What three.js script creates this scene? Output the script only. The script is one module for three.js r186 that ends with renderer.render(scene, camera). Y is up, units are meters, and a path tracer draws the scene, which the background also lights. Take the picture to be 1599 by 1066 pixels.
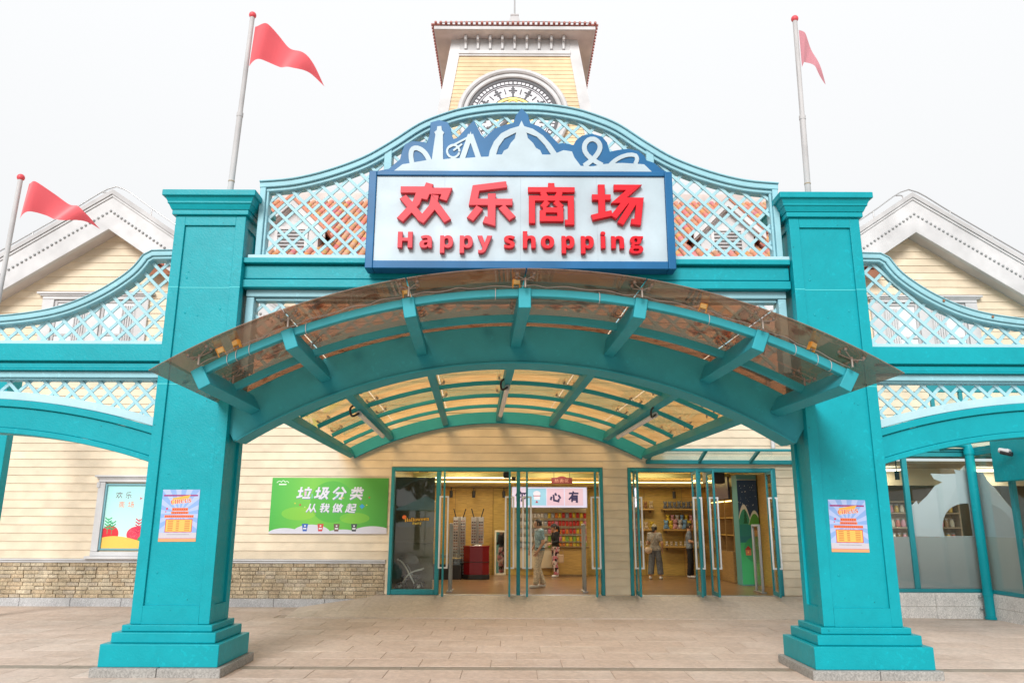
import * as THREE from 'three';
import { mergeGeometries } from 'three/addons/utils/BufferGeometryUtils.js';
import { RoundedBoxGeometry } from 'three/addons/geometries/RoundedBoxGeometry.js';
import { TextGeometry } from 'three/addons/geometries/TextGeometry.js';
import { FontLoader } from 'three/addons/loaders/FontLoader.js';
import { RectAreaLightUniformsLib } from 'three/addons/lights/RectAreaLightUniformsLib.js';

// ---------------------------------------------------------------- camera, sky, sun, exposure
const scene = new THREE.Scene();
const camera = new THREE.PerspectiveCamera(48.36, 1599 / 1066, 0.1, 3000);
camera.position.set(0, 1.95, 10.5);
camera.rotation.order = 'YXZ';
camera.rotation.set(THREE.MathUtils.degToRad(13.4), 0, THREE.MathUtils.degToRad(0.22));
const renderer = new THREE.WebGLRenderer({ antialias: true });
renderer.setSize(1024, 682);
renderer.toneMapping = THREE.LinearToneMapping;
renderer.toneMappingExposure = 2.25;
renderer.shadowMap.enabled = true;
RectAreaLightUniformsLib.init();
const SKY = 0.440, SUN = 1.5;
{ // overcast sky: even white, a little brighter towards the zenith
  const w = 64, h = 32, d = new Float32Array(w * h * 4);
  for (let y = 0; y < h; y++) for (let x = 0; x < w; x++) {
    const e = ((y + 0.5) / h - 0.5) * Math.PI, s = Math.max(0, Math.sin(e)), l = SKY * (0.88 + 0.22 * s), o = (y * w + x) * 4;
    d[o] = l * 0.985; d[o + 1] = l * 0.998; d[o + 2] = l * 1.012; d[o + 3] = 1;
  }
  const t = new THREE.DataTexture(d, w, h, THREE.RGBAFormat, THREE.FloatType);
  t.mapping = THREE.EquirectangularReflectionMapping; t.magFilter = THREE.LinearFilter; t.minFilter = THREE.LinearFilter; t.needsUpdate = true;
  scene.background = t; scene.environment = t;
}
const sun = new THREE.DirectionalLight(new THREE.Color(1, 0.97, 0.93), SUN);
sun.position.set(-11, 27, 38); sun.target.position.set(0, 2, -4);
sun.shadow.radius = 45; sun.shadow.mapSize.set(2048, 2048);
Object.assign(sun.shadow.camera, { left: -25, right: 25, top: 25, bottom: -25, near: 1, far: 120 });
scene.add(sun, sun.target);

// ---------------------------------------------------------------- helpers
let seed = 7;
const rnd = () => { seed = (seed * 1664525 + 1013904223) >>> 0; return seed / 4294967296; };
const rr = (a, b) => a + (b - a) * rnd();
const V = (x, y, z) => new THREE.Vector3(x, y, z);
const taken = new Map();
function numbered(n) { const k = taken.get(n) ?? 0; taken.set(n, k + 1); return k ? n + '_' + String(k).padStart(3, '0') : n; }
const base = new Map();           // where a thing's group stands, so that its parts are written in world metres
const rootAt = (o) => { while (o) { if (base.has(o)) return base.get(o); o = o.parent; } return null; };
function describe(o, label, category, group, kind) {
  if (label) o.userData.label = label;
  if (category) o.userData.category = category;
  if (group) o.userData.group = group;
  if (kind) o.userData.kind = kind;
  return o;
}
function thing(name, label, category, at = [0, 0, 0], group) {
  const o = new THREE.Group(); o.name = numbered(name); o.position.set(...at); base.set(o, at); scene.add(o);
  return describe(o, label, category, group);
}
// every geometry gets box-projected uv in metres
function uvBox(g0) {
  const g = g0.index ? g0.toNonIndexed() : g0;
  const p = g.attributes.position, n = p.count, uv = new Float32Array(n * 2);
  const a = V(), b = V(), c = V(), e = V(), f = V();
  for (let i = 0; i < n; i += 3) {
    a.fromBufferAttribute(p, i); b.fromBufferAttribute(p, i + 1); c.fromBufferAttribute(p, i + 2);
    e.subVectors(b, a); f.subVectors(c, a); e.cross(f);
    const x = Math.abs(e.x), y = Math.abs(e.y), z = Math.abs(e.z);
    [a, b, c].forEach((q, k) => {
      const o = (i + k) * 2;
      if (y >= x && y >= z) { uv[o] = q.x; uv[o + 1] = q.z; } else if (x >= z) { uv[o] = q.z; uv[o + 1] = q.y; } else { uv[o] = q.x; uv[o + 1] = q.y; }
    });
  }
  g.setAttribute('uv', new THREE.BufferAttribute(uv, 2));
  for (const k of Object.keys(g.attributes)) if (!['position', 'normal', 'uv'].includes(k)) g.deleteAttribute(k);
  return g;
}
const keepUV = (g) => { g.userData.keep = true; return g; };
function join(list) {
  const l = [list].flat(3).map((g) => { if (g.userData.keep) { const q = g.index ? g.toNonIndexed() : g; return q; } return uvBox(g); });
  for (const g of l) if (!g.attributes.normal) g.computeVertexNormals();
  return l.length === 1 ? l[0] : mergeGeometries(l);
}
function mesh(name, geos, mat, parent, label) {
  const g = join(geos), at = rootAt(parent);
  if (at) g.translate(-at[0], -at[1], -at[2]);
  const m = new THREE.Mesh(g, mat); m.name = numbered(name); parent.add(m);
  if (label) m.userData.label = label;
  return m;
}
function struct(name, geos, mat) { const m = mesh(name, geos, mat, scene); m.userData.kind = 'structure'; return m; }
function single(name, label, category, geos, mat, group) { return describe(mesh(name, geos, mat, scene), label, category, group); }
function shared(name, g, mat, parent, x, y, z, rz = 0) {      // a piece that shares its geometry; placed in world metres
  const at = rootAt(parent) ?? [0, 0, 0], m = new THREE.Mesh(g, mat);
  m.name = numbered(name); m.position.set(x - at[0], y - at[1], z - at[2]); m.rotation.z = rz; parent.add(m); return m;
}
function copy(o, at, label) {
  const c = o.clone(); c.name = numbered(o.name.replace(/_\d{3}$/, '')); c.userData = { ...o.userData };
  if (at) c.position.set(...at);
  if (label) c.userData.label = label;
  scene.add(c); return c;
}
const bx = (w, h, d, x = 0, y = 0, z = 0) => new THREE.BoxGeometry(w, h, d).translate(x, y, z);
const span = (x0, x1, y0, y1, z0, z1) => bx(x1 - x0, y1 - y0, z1 - z0, (x0 + x1) / 2, (y0 + y1) / 2, (z0 + z1) / 2);
const rb = (x0, x1, y0, y1, z0, z1, r = 0.012, s = 1) => new RoundedBoxGeometry(x1 - x0, y1 - y0, z1 - z0, s, Math.min(r, (x1 - x0) / 2.1, (y1 - y0) / 2.1, (z1 - z0) / 2.1)).translate((x0 + x1) / 2, (y0 + y1) / 2, (z0 + z1) / 2);
const cyl = (r0, r1, h, x = 0, y = 0, z = 0, n = 16) => new THREE.CylinderGeometry(r1, r0, h, n).translate(x, y, z);
const ball = (r, x = 0, y = 0, z = 0, n = 16) => new THREE.SphereGeometry(r, n, Math.ceil(n * 0.7)).translate(x, y, z);
function rod(a, b, r, n = 8) {
  const d = V().subVectors(b, a), g = new THREE.CylinderGeometry(r, r, d.length(), n);
  g.applyQuaternion(new THREE.Quaternion().setFromUnitVectors(V(0, 1, 0), d.clone().normalize()));
  return g.translate((a.x + b.x) / 2, (a.y + b.y) / 2, (a.z + b.z) / 2);
}
const tube = (pts, r, n = 24, s = 6) => new THREE.TubeGeometry(new THREE.CatmullRomCurve3(pts), n, r, s);
// a bar of w x h between two points (h measured along "up")
function bar(a, b, w, h, up = V(0, 1, 0)) {
  const d = V().subVectors(b, a), L = d.length(), z = d.normalize(), x = V().crossVectors(up, z).normalize(), y = V().crossVectors(z, x);
  const g = new RoundedBoxGeometry(w, h, L, 1, Math.min(w, h) * 0.08);
  g.applyMatrix4(new THREE.Matrix4().makeBasis(x, y, z));
  return g.translate((a.x + b.x) / 2, (a.y + b.y) / 2, (a.z + b.z) / 2);
}
// frustum with rectangular sections
function frustum(cx, cz, w0, d0, w1, d1, y0, y1) {
  const g = new THREE.BoxGeometry(1, 1, 1), p = g.attributes.position;
  for (let i = 0; i < p.count; i++) { const t = p.getY(i) > 0; p.setXYZ(i, cx + p.getX(i) * (t ? w1 : w0), t ? y1 : y0, cz + p.getZ(i) * (t ? d1 : d0)); }
  g.computeVertexNormals(); return g;
}
const V2 = (x, y) => new THREE.Vector2(x, y);
function extrude(shape, z0, z1, bevel = 0, curveSegments = 12) {
  const g = new THREE.ExtrudeGeometry(shape, { depth: z1 - z0 - 2 * bevel, bevelEnabled: bevel > 0, bevelThickness: bevel, bevelSize: bevel, bevelOffset: -bevel, bevelSegments: 1, curveSegments });
  return g.translate(0, 0, z0 + bevel);
}
const poly = (pts) => new THREE.Shape(pts.map(([x, y]) => V2(x, y)));
// offset of an open polyline by d to its left
function offset(pts, d) {
  return pts.map((p, i) => {
    const a = pts[Math.max(0, i - 1)], b = pts[Math.min(pts.length - 1, i + 1)], L = Math.hypot(b[0] - a[0], b[1] - a[1]) || 1;
    return [p[0] - (b[1] - a[1]) / L * d, p[1] + (b[0] - a[0]) / L * d];
  });
}
const ribbon = (pts, d0, d1, z0, z1, bevel = 0.008) => extrude(poly([...offset(pts, d0), ...offset(pts, d1).reverse()]), z0, z1, bevel);
const arc = (cx, cy, r, a0, a1, n) => Array.from({ length: n + 1 }, (_, i) => { const a = a0 + (a1 - a0) * i / n; return [cx + r * Math.sin(a), cy + r * Math.cos(a)]; });
function smooth(pts, n) { return new THREE.SplineCurve(pts.map(([x, y]) => V2(x, y))).getPoints(n).map((p) => [p.x, p.y]); }

// ---------------------------------------------------------------- textures
function noise2(sz, freq, s) {        // tileable value noise
  const g = new Float32Array(freq * freq); let k = s * 7919 + 17;
  for (let i = 0; i < g.length; i++) { k = (k * 1664525 + 1013904223) >>> 0; g[i] = k / 4294967296; }
  return (x, y) => {
    const fx = x / sz * freq, fy = y / sz * freq, x0 = Math.floor(fx), y0 = Math.floor(fy); let u = fx - x0, v = fy - y0; u = u * u * (3 - 2 * u); v = v * v * (3 - 2 * v);
    const q = (i, j) => g[((j % freq + freq) % freq) * freq + ((i % freq + freq) % freq)];
    return (q(x0, y0) * (1 - u) + q(x0 + 1, y0) * u) * (1 - v) + (q(x0, y0 + 1) * (1 - u) + q(x0 + 1, y0 + 1) * u) * v;
  };
}
function fractal(sz, freqs, s) {
  const l = freqs.map(([f, a], i) => [noise2(sz, f, s + i), a]), t = l.reduce((q, r) => q + r[1], 0);
  return (x, y) => l.reduce((q, [n, a]) => q + n(x, y) * a, 0) / t;
}
function tex(sz, metres, fn, srgb = true) {          // fn(x, y) -> [r, g, b] in 0..1 or one grey
  const d = new Uint8Array(sz * sz * 4);
  for (let y = 0; y < sz; y++) for (let x = 0; x < sz; x++) {
    const c = fn(x, y), o = (y * sz + x) * 4;
    for (let k = 0; k < 3; k++) d[o + k] = Math.max(0, Math.min(255, (typeof c === 'number' ? c : c[k]) * 255));
    d[o + 3] = 255;
  }
  const t = new THREE.DataTexture(d, sz, sz); t.wrapS = t.wrapT = THREE.RepeatWrapping; t.magFilter = THREE.LinearFilter; t.minFilter = THREE.LinearMipmapLinearFilter; t.generateMipmaps = true;
  if (srgb) t.colorSpace = THREE.SRGBColorSpace;
  t.repeat.set(1 / metres, 1 / metres); t.needsUpdate = true; return t;
}
function print(w, h, draw) {
  const c = document.createElement('canvas'); c.width = w; c.height = h; const x = c.getContext('2d'); draw(x, w, h);
  const t = new THREE.CanvasTexture(c); t.colorSpace = THREE.SRGBColorSpace; t.anisotropy = 8; return t;
}
const ORD = ['first', 'second', 'third', 'fourth', 'fifth', 'sixth', 'seventh', 'eighth', 'ninth', 'tenth', 'eleventh', 'twelfth', 'thirteenth', 'fourteenth', 'fifteenth', 'sixteenth', 'seventeenth', 'eighteenth', 'nineteenth', 'twentieth'];
const lin = (r, g, b) => new THREE.Color().setRGB(r, g, b);
const std = (c, o = {}) => new THREE.MeshStandardMaterial({ color: Array.isArray(c) ? lin(...c) : c, roughness: 0.6, ...o });
const phys = (c, o = {}) => new THREE.MeshPhysicalMaterial({ color: lin(...c), roughness: 0.6, ...o });
const N = {};
{
  const f1 = fractal(512, [[4, 1], [11, 0.7], [37, 0.5], [120, 0.4]], 3), f2 = fractal(512, [[60, 1], [180, 0.8]], 9), f3 = fractal(512, [[3, 1], [8, 0.8], [21, 0.6]], 15);
  const streak = noise2(512, 90, 23), chip = fractal(512, [[16, 1], [48, 0.8], [110, 0.7]], 31);
  { // mottled brushed paint with pale scuffs, scratches and small chips
    const W = 1024, c = document.createElement('canvas'); c.width = c.height = W; const x = c.getContext('2d'), im = x.createImageData(W, W);
    for (let py = 0; py < W; py++) for (let px = 0; px < W; px++) { const q = px / 2, r = py / 2, v = (0.925 + 0.1 * (f1(q, r) - 0.5) + 0.07 * (f3(q, r) - 0.5) + (chip(q, r) > 0.745 ? 0.05 : 0)) * 255, o = (py * W + px) * 4; im.data[o] = im.data[o + 1] = im.data[o + 2] = v; im.data[o + 3] = 255; }
    x.putImageData(im, 0, 0); x.lineCap = 'round';
    for (let i = 0; i < 46; i++) { const a = rr(0.1, 0.9) * W, b = rr(0.1, 0.9) * W, L = rr(8, 60), t = rr(-0.7, 0.7) + (i % 3 ? Math.PI / 2 : 0); x.strokeStyle = `rgba(255,255,255,${rr(0.12, 0.45)})`; x.lineWidth = rr(0.8, 2.6); x.beginPath(); x.moveTo(a, b); x.quadraticCurveTo(a + Math.cos(t) * L / 2 + rr(-6, 6), b + Math.sin(t) * L / 2 + rr(-6, 6), a + Math.cos(t) * L, b + Math.sin(t) * L); x.stroke(); }
    for (let i = 0; i < 60; i++) { x.fillStyle = i % 3 ? `rgba(255,255,255,${rr(0.3, 0.8)})` : 'rgba(120,112,100,0.5)'; x.beginPath(); x.ellipse(rr(0, W), rr(0, W), rr(0.8, 3), rr(0.8, 4), rr(0, 3), 0, 7); x.fill(); }
    for (let i = 0; i < 14; i++) { x.fillStyle = `rgba(255,255,255,${rr(0.05, 0.12)})`; x.beginPath(); x.ellipse(rr(0, W), rr(0, W), rr(6, 26), rr(10, 60), rr(-0.3, 0.3), 0, 7); x.fill(); }
    const t = new THREE.CanvasTexture(c); t.wrapS = t.wrapT = THREE.RepeatWrapping; t.colorSpace = THREE.SRGBColorSpace; t.repeat.set(1 / 2.7, 1 / 2.7); N.paint = t;
  }
  N.paintBump = tex(512, 1.1, (x, y) => 0.5 + 0.5 * (f1(x, y) - 0.5) + 0.25 * (f2(x, y) - 0.5), false);
  N.fine = tex(512, 0.7, (x, y) => 0.5 + (f2(x, y) - 0.5) * 0.9, false);
  N.stone = tex(512, 1.3, (x, y) => 0.80 + 0.4 * (f1(x, y) - 0.5) + 0.35 * (f2(x, y) - 0.5));
  N.pave = tex(512, 2.9, (x, y) => { const a = f1(x, y), b = f2(x, y), c = f3(x, y), s = 0.85 + 0.13 * (a - 0.5) + 0.12 * (b - 0.5) + 0.10 * (c - 0.5); return [s * 1.0, s * (0.985 + 0.03 * (c - 0.5)), s * (0.97 + 0.06 * (c - 0.5))]; });
  N.blot = tex(512, 3.7, (x, y) => 0.9 + 0.22 * (f3(x, y) - 0.5) + 0.08 * (f1(x, y) - 0.5));
  N.grain = tex(512, 1.5, (x, y) => { const g = fractalGrain(x, y); return 0.86 + 0.2 * (g - 0.5); });
  function fractalGrain(x, y) { return streak(x * 0.12, y) * 0.6 + f1(x, y) * 0.4; }
  N.granite = tex(512, 0.8, (x, y) => { const v = 0.9 + 0.35 * (f2(x, y) - 0.5) + 0.15 * (f3(x, y) - 0.5); return v; });
  N.rust = tex(512, 1.9, (x, y) => { const a = f3(x, y), b = chip(x, y), k = a + 0.35 * b; return k > 0.84 ? [0.70, 0.50, 0.41] : k > 0.79 ? [0.77, 0.60, 0.52] : [0.85 + 0.06 * (a - 0.5), 0.74 + 0.06 * (a - 0.5), 0.67]; });
  N.floor = tex(512, 2.4, (x, y) => 0.8 + 0.3 * (streak(x * 0.2, y) - 0.5) + 0.2 * (f3(x, y) - 0.5));
}
const M = {
  teal: phys([0.002, 0.365, 0.435], { specularIntensity: 0.45, map: N.paint, roughness: 0.42, bumpMap: N.paintBump, bumpScale: 0.006 }),
  tealDark: phys([0.03, 0.38, 0.46], { specularIntensity: 0.5, map: N.paint, roughness: 0.5, bumpMap: N.paintBump, bumpScale: 0.002 }),
  tealTrim: std([0.012, 0.29, 0.34], { map: N.paint, roughness: 0.45 }),
  tealSeam: std([0.06, 0.52, 0.56], { roughness: 0.6 }),
  slat: phys([0.40, 0.68, 0.76], { specularIntensity: 0.6, map: N.paint, roughness: 0.5 }),
  sky: phys([0.32, 0.62, 0.71], { specularIntensity: 0.6, map: N.paint, roughness: 0.5, bumpMap: N.paintBump, bumpScale: 0.002 }),
  skyPale: std([0.46, 0.70, 0.77], { map: N.paint, roughness: 0.55 }),
  board: [0, 1, 2].map((i) => std([0.90 - 0.008 * i, 0.765 - 0.01 * i, 0.575 - 0.01 * i], { map: N.blot, roughness: 0.62 })),
  boardBack: std([0.8, 0.68, 0.5], { roughness: 0.8 }),
  white: std([0.70, 0.70, 0.715], { map: N.blot, roughness: 0.55 }),
  whiteDull: std([0.58, 0.575, 0.585], { map: N.blot, roughness: 0.7 }),
  soffit: std([0.74, 0.68, 0.66], { map: N.blot, roughness: 0.8 }),
  brick: [[0.72, 0.58, 0.39], [0.75, 0.62, 0.43], [0.68, 0.54, 0.36], [0.78, 0.66, 0.48], [0.68, 0.57, 0.43], [0.73, 0.57, 0.38]].map((c) => std(c, { map: N.stone, roughness: 0.9, bumpMap: N.fine, bumpScale: 0.006 })),
  mortar: std([0.66, 0.56, 0.43], { map: N.stone, roughness: 0.95 }),
  greyStone: std([0.55, 0.55, 0.56], { map: N.granite, roughness: 0.85 }),
  plinth: std([0.40, 0.39, 0.37], { map: N.granite, roughness: 0.85, bumpMap: N.fine, bumpScale: 0.003 }),
  granite: std([0.84, 0.81, 0.78], { map: N.granite, roughness: 0.6 }),
  tile: [[0.79, 0.655, 0.575], [0.765, 0.63, 0.55], [0.81, 0.685, 0.605], [0.78, 0.64, 0.555]].map((c) => std(c, { map: N.pave, roughness: 0.78, bumpMap: N.fine, bumpScale: 0.0015 })),
  ground: std([0.66, 0.55, 0.47], { map: N.pave, roughness: 0.9 }),
  drain: std([0.42, 0.37, 0.31], { map: N.pave, roughness: 0.85 }),
  ramp: [[0.82, 0.71, 0.62], [0.84, 0.73, 0.64], [0.80, 0.69, 0.605]].map((c) => std(c, { map: N.pave, roughness: 0.75, bumpMap: N.fine, bumpScale: 0.0015 })),
  blue: phys([0.018, 0.155, 0.37], { specularIntensity: 0.35, roughness: 0.35, map: N.blot }),
  signPale: std([0.50, 0.635, 0.715], { roughness: 0.45, map: N.blot }),
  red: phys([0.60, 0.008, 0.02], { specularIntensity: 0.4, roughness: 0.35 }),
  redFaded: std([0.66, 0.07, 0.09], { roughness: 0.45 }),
  steel: std([0.5, 0.5, 0.5], { metalness: 0.85, roughness: 0.35 }),
  grey: std([0.45, 0.46, 0.47], { roughness: 0.5, map: N.blot }),
  dark: std([0.035, 0.036, 0.04], { roughness: 0.5 }),
  clockInk: std([0.075, 0.075, 0.085], { roughness: 0.5 }),
  gold: std([0.78, 0.62, 0.20], { roughness: 0.35, metalness: 0.25 }),
  wood: std([0.68, 0.42, 0.12], { map: N.grain, roughness: 0.45 }),
  woodDark: std([0.30, 0.185, 0.08], { map: N.grain, roughness: 0.5 }),
  shopFloor: std([0.42, 0.24, 0.12], { map: N.floor, roughness: 0.28 }),
  black: std([0.02, 0.02, 0.022], { roughness: 0.45 }),
  roofTile: std([0.72, 0.27, 0.16], { map: N.blot, roughness: 0.65 }),
  roofRed: std([0.50, 0.20, 0.175], { map: N.blot, roughness: 0.7 }),
  roofBoard: std([0.6, 0.25, 0.16], { map: N.blot, roughness: 0.75 }),
  glass: new THREE.MeshPhysicalMaterial({ color: lin(0.93, 0.97, 0.96), transmission: 1, thickness: 0, roughness: 0.02, ior: 1.5 }),
  window: new THREE.MeshPhysicalMaterial({ color: lin(0.7, 0.72, 0.74), roughness: 0.08, metalness: 0, clearcoat: 1 }),
  bronze: new THREE.MeshPhysicalMaterial({ color: lin(0.97, 0.80, 0.56), transmission: 0.96, thickness: 0, roughness: 0.08, ior: 1.52 }),
  bronzeDirty: new THREE.MeshPhysicalMaterial({ color: lin(1, 0.96, 0.93), map: N.rust, transmission: 0.8, thickness: 0, roughness: 0.03, ior: 1.52 }),
  frost: new THREE.MeshPhysicalMaterial({ color: lin(0.62, 0.63, 0.64), transmission: 0.6, thickness: 0, roughness: 0.8 }),
  flag: new THREE.MeshPhysicalMaterial({ color: lin(0.84, 0.13, 0.16), transmission: 0.5, thickness: 0, roughness: 0.95, side: THREE.DoubleSide }),
  flagPale: new THREE.MeshPhysicalMaterial({ color: lin(0.62, 0.27, 0.32), transmission: 0.4, thickness: 0, roughness: 0.95, side: THREE.DoubleSide }),
  fitting: std([0.30, 0.27, 0.24], { metalness: 0.5, roughness: 0.5 }),
  film: new THREE.MeshPhysicalMaterial({ color: lin(0.66, 0.68, 0.73), transmission: 0.3, thickness: 0, roughness: 0.7 }),
  amber: std([0.8, 0.42, 0.07], { roughness: 0.35 }),
};
const glow = (r, g, b, k) => new THREE.MeshStandardMaterial({ color: lin(0.8, 0.8, 0.8), emissive: lin(r, g, b), emissiveIntensity: k, roughness: 0.5 });

// ---------------------------------------------------------------- writing: characters as strokes in a 100 x 100 box
const HAN = {
  huan: '4,20 44,20 36,50 5,90;9,36 45,84;61,5 50,42;56,23 95,23 88,44;72,32 69,58 45,94;72,52 98,92',
  le: '82,7 22,16 17,48 94,48;53,28 53,93 38,88;30,60 11,88;72,58 94,86',
  shang: '50,3 50,16;4,19 96,19;33,24 38,36;67,24 62,36;12,97 12,39 88,39 88,94 76,94;43,46 32,60;57,46 70,60;33,66 67,66 67,86 33,86 33,66',
  chang: '3,36 40,36;22,6 22,80;2,83 42,72;46,13 86,13 56,43 97,43 91,93 78,91;69,46 44,82;85,46 57,97',
  la: '3,36 40,36;22,6 22,80;2,83 42,72;70,6 74,18;48,26 98,26;57,38 63,74;90,36 82,76;44,86 100,86',
  ji: '3,36 40,36;22,6 22,80;2,83 42,72;60,14 58,50 40,94;46,14 84,14 76,42 95,42 84,66 50,94;62,48 98,94',
  fen: '40,6 6,48;60,6 96,48;24,50 76,50 70,92 54,88;48,50 40,74 14,96',
  lei: '26,6 34,18;74,6 64,18;6,28 94,28;50,4 50,50;46,30 12,50;54,30 88,50;6,66 94,66;50,54 46,72 10,96;54,68 92,96',
  cong: '30,8 24,56 4,94;28,46 46,84;72,8 66,56 46,94;68,44 98,94',
  wo: '40,6 8,16;4,36 96,36;28,14 28,90 16,84;6,66 48,54;58,6 66,64 92,92 96,76;88,46 48,92;76,10 88,22',
  zuo: '24,4 4,46;14,32 14,96;26,28 60,28;43,8 43,50;30,52 56,52 56,86 30,86 30,52;76,6 62,42;68,26 98,26;88,28 60,96;68,46 98,96',
  qi: '12,18 52,18;32,4 32,38;6,38 56,38;32,38 32,80;34,58 54,58;16,52 12,76 4,96;12,76 40,90 98,94;60,14 92,14 92,42 62,42 62,72 96,72 96,60',
  ni: '28,4 6,48;18,32 18,96;54,6 40,40;48,24 96,24 88,38;68,32 68,92 56,86;50,50 38,78;84,48 98,76',
  xin: '14,50 6,80;32,34 36,82 76,90 82,68;46,20 58,42;76,36 96,66',
  you: '6,22 94,22;48,4 36,44 6,76;34,96 34,44 80,44 80,94 68,92;36,60 78,60;36,76 78,76',
  re: '24,6 24,62 14,58;6,22 44,22;6,50 44,36;54,20 84,20 84,56 98,62;66,6 62,44 46,64;14,76 6,94;34,78 36,94;58,78 62,94;80,76 92,94',
  mai: '22,14 78,14;50,2 50,28;8,30 92,30 86,42;30,38 38,46;28,50 36,58;6,68 94,68;56,36 52,68 12,96;62,78 90,96',
  qu: '96,12 12,12 12,90 98,90;78,24 32,78;32,30 80,78',
};
function han(x, key, left, top, size, weight, style) {
  x.save(); x.translate(left, top); x.scale(size / 100, size / 100); x.lineWidth = weight; x.strokeStyle = style; x.lineCap = 'butt'; x.lineJoin = 'miter'; x.miterLimit = 3;
  for (const s of HAN[key].split(';')) { x.beginPath(); s.split(' ').forEach((q, i) => { const [a, b] = q.split(',').map(Number); i ? x.lineTo(a, b) : x.moveTo(a, b); }); x.stroke(); }
  x.restore();
}
// outlines of what is drawn in black on a canvas, as shapes with holes; map(px, py) -> [x, y]
function trace(w, h, draw, map, tol = 0.6) {
  const c = document.createElement('canvas'); c.width = w; c.height = h; const g = c.getContext('2d');
  g.fillStyle = '#fff'; g.fillRect(0, 0, w, h); g.fillStyle = '#000'; g.strokeStyle = '#000'; draw(g, w, h);
  const d = g.getImageData(0, 0, w, h).data, val = (x, y) => (x < 0 || y < 0 || x >= w || y >= h ? 0 : 1 - d[(y * w + x) * 4] / 255);
  const next = new Map(), key = (p) => p[0].toFixed(3) + ',' + p[1].toFixed(3);
  for (let y = -1; y < h; y++) for (let x = -1; x < w; x++) {
    const a = val(x, y), b = val(x + 1, y), e = val(x + 1, y + 1), f = val(x, y + 1), k = (a > 0.5) | (b > 0.5) << 1 | (e > 0.5) << 2 | (f > 0.5) << 3;
    if (!k || k === 15) continue;
    const T = [x + (0.5 - a) / (b - a || 1), y], R = [x + 1, y + (0.5 - b) / (e - b || 1)], B = [x + (0.5 - f) / (e - f || 1), y + 1], L = [x, y + (0.5 - a) / (f - a || 1)];
    const add = (p, q) => { const s = key(p); if (!next.has(s)) next.set(s, []); next.get(s).push([p, q]); };
    const seg = { 1: [[L, T]], 2: [[T, R]], 3: [[L, R]], 4: [[R, B]], 5: [[L, T], [R, B]], 6: [[T, B]], 7: [[L, B]], 8: [[B, L]], 9: [[B, T]], 10: [[T, R], [B, L]], 11: [[B, R]], 12: [[R, L]], 13: [[R, T]], 14: [[T, L]] }[k];
    for (const [p, q] of seg) add(p, q);
  }
  const loops = [];
  for (const list of next.values()) while (list.length) {
    const loop = []; let [p, q] = list.pop(); loop.push(p);
    for (;;) { loop.push(q); const l = next.get(key(q)); if (!l || !l.length) break; [p, q] = l.pop(); }
    if (loop.length > 8) loops.push(loop);
  }
  const rdp = (pts) => {
    if (pts.length < 3) return pts;
    const [ax, ay] = pts[0], [zx, zy] = pts[pts.length - 1], L = Math.hypot(zx - ax, zy - ay); let m = 0, mi = 0;
    for (let i = 1; i < pts.length - 1; i++) { const e = L ? Math.abs((zx - ax) * (ay - pts[i][1]) - (ax - pts[i][0]) * (zy - ay)) / L : Math.hypot(pts[i][0] - ax, pts[i][1] - ay); if (e > m) { m = e; mi = i; } }
    return m > tol ? [...rdp(pts.slice(0, mi + 1)).slice(0, -1), ...rdp(pts.slice(mi))] : [pts[0], pts[pts.length - 1]];
  };
  const area = (l) => l.reduce((s, p, i) => { const q = l[(i + 1) % l.length]; return s + p[0] * q[1] - q[0] * p[1]; }, 0) / 2;
  const clean = loops.map((l) => { const hlf = l.length >> 1; return [...rdp(l.slice(0, hlf + 1)).slice(0, -1), ...rdp(l.slice(hlf))].slice(0, -1); }).filter((l) => l.length > 2 && Math.abs(area(l)) > 6);
  const sgn = Math.sign(clean.reduce((m, l) => (Math.abs(area(l)) > Math.abs(m) ? area(l) : m), 0));
  const outer = clean.filter((l) => Math.sign(area(l)) === sgn), holes = clean.filter((l) => Math.sign(area(l)) !== sgn);
  const inside = (p, l) => { let r = false; for (let i = 0, j = l.length - 1; i < l.length; j = i++) if ((l[i][1] > p[1]) !== (l[j][1] > p[1]) && p[0] < (l[j][0] - l[i][0]) * (p[1] - l[i][1]) / (l[j][1] - l[i][1]) + l[i][0]) r = !r; return r; };
  return outer.map((l) => {
    const s = poly(l.map((p) => map(...p)));
    for (const o of holes) if (inside(o[0], l)) s.holes.push(new THREE.Path(o.map((p) => V2(...map(...p)))));
    return s;
  });
}

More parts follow.
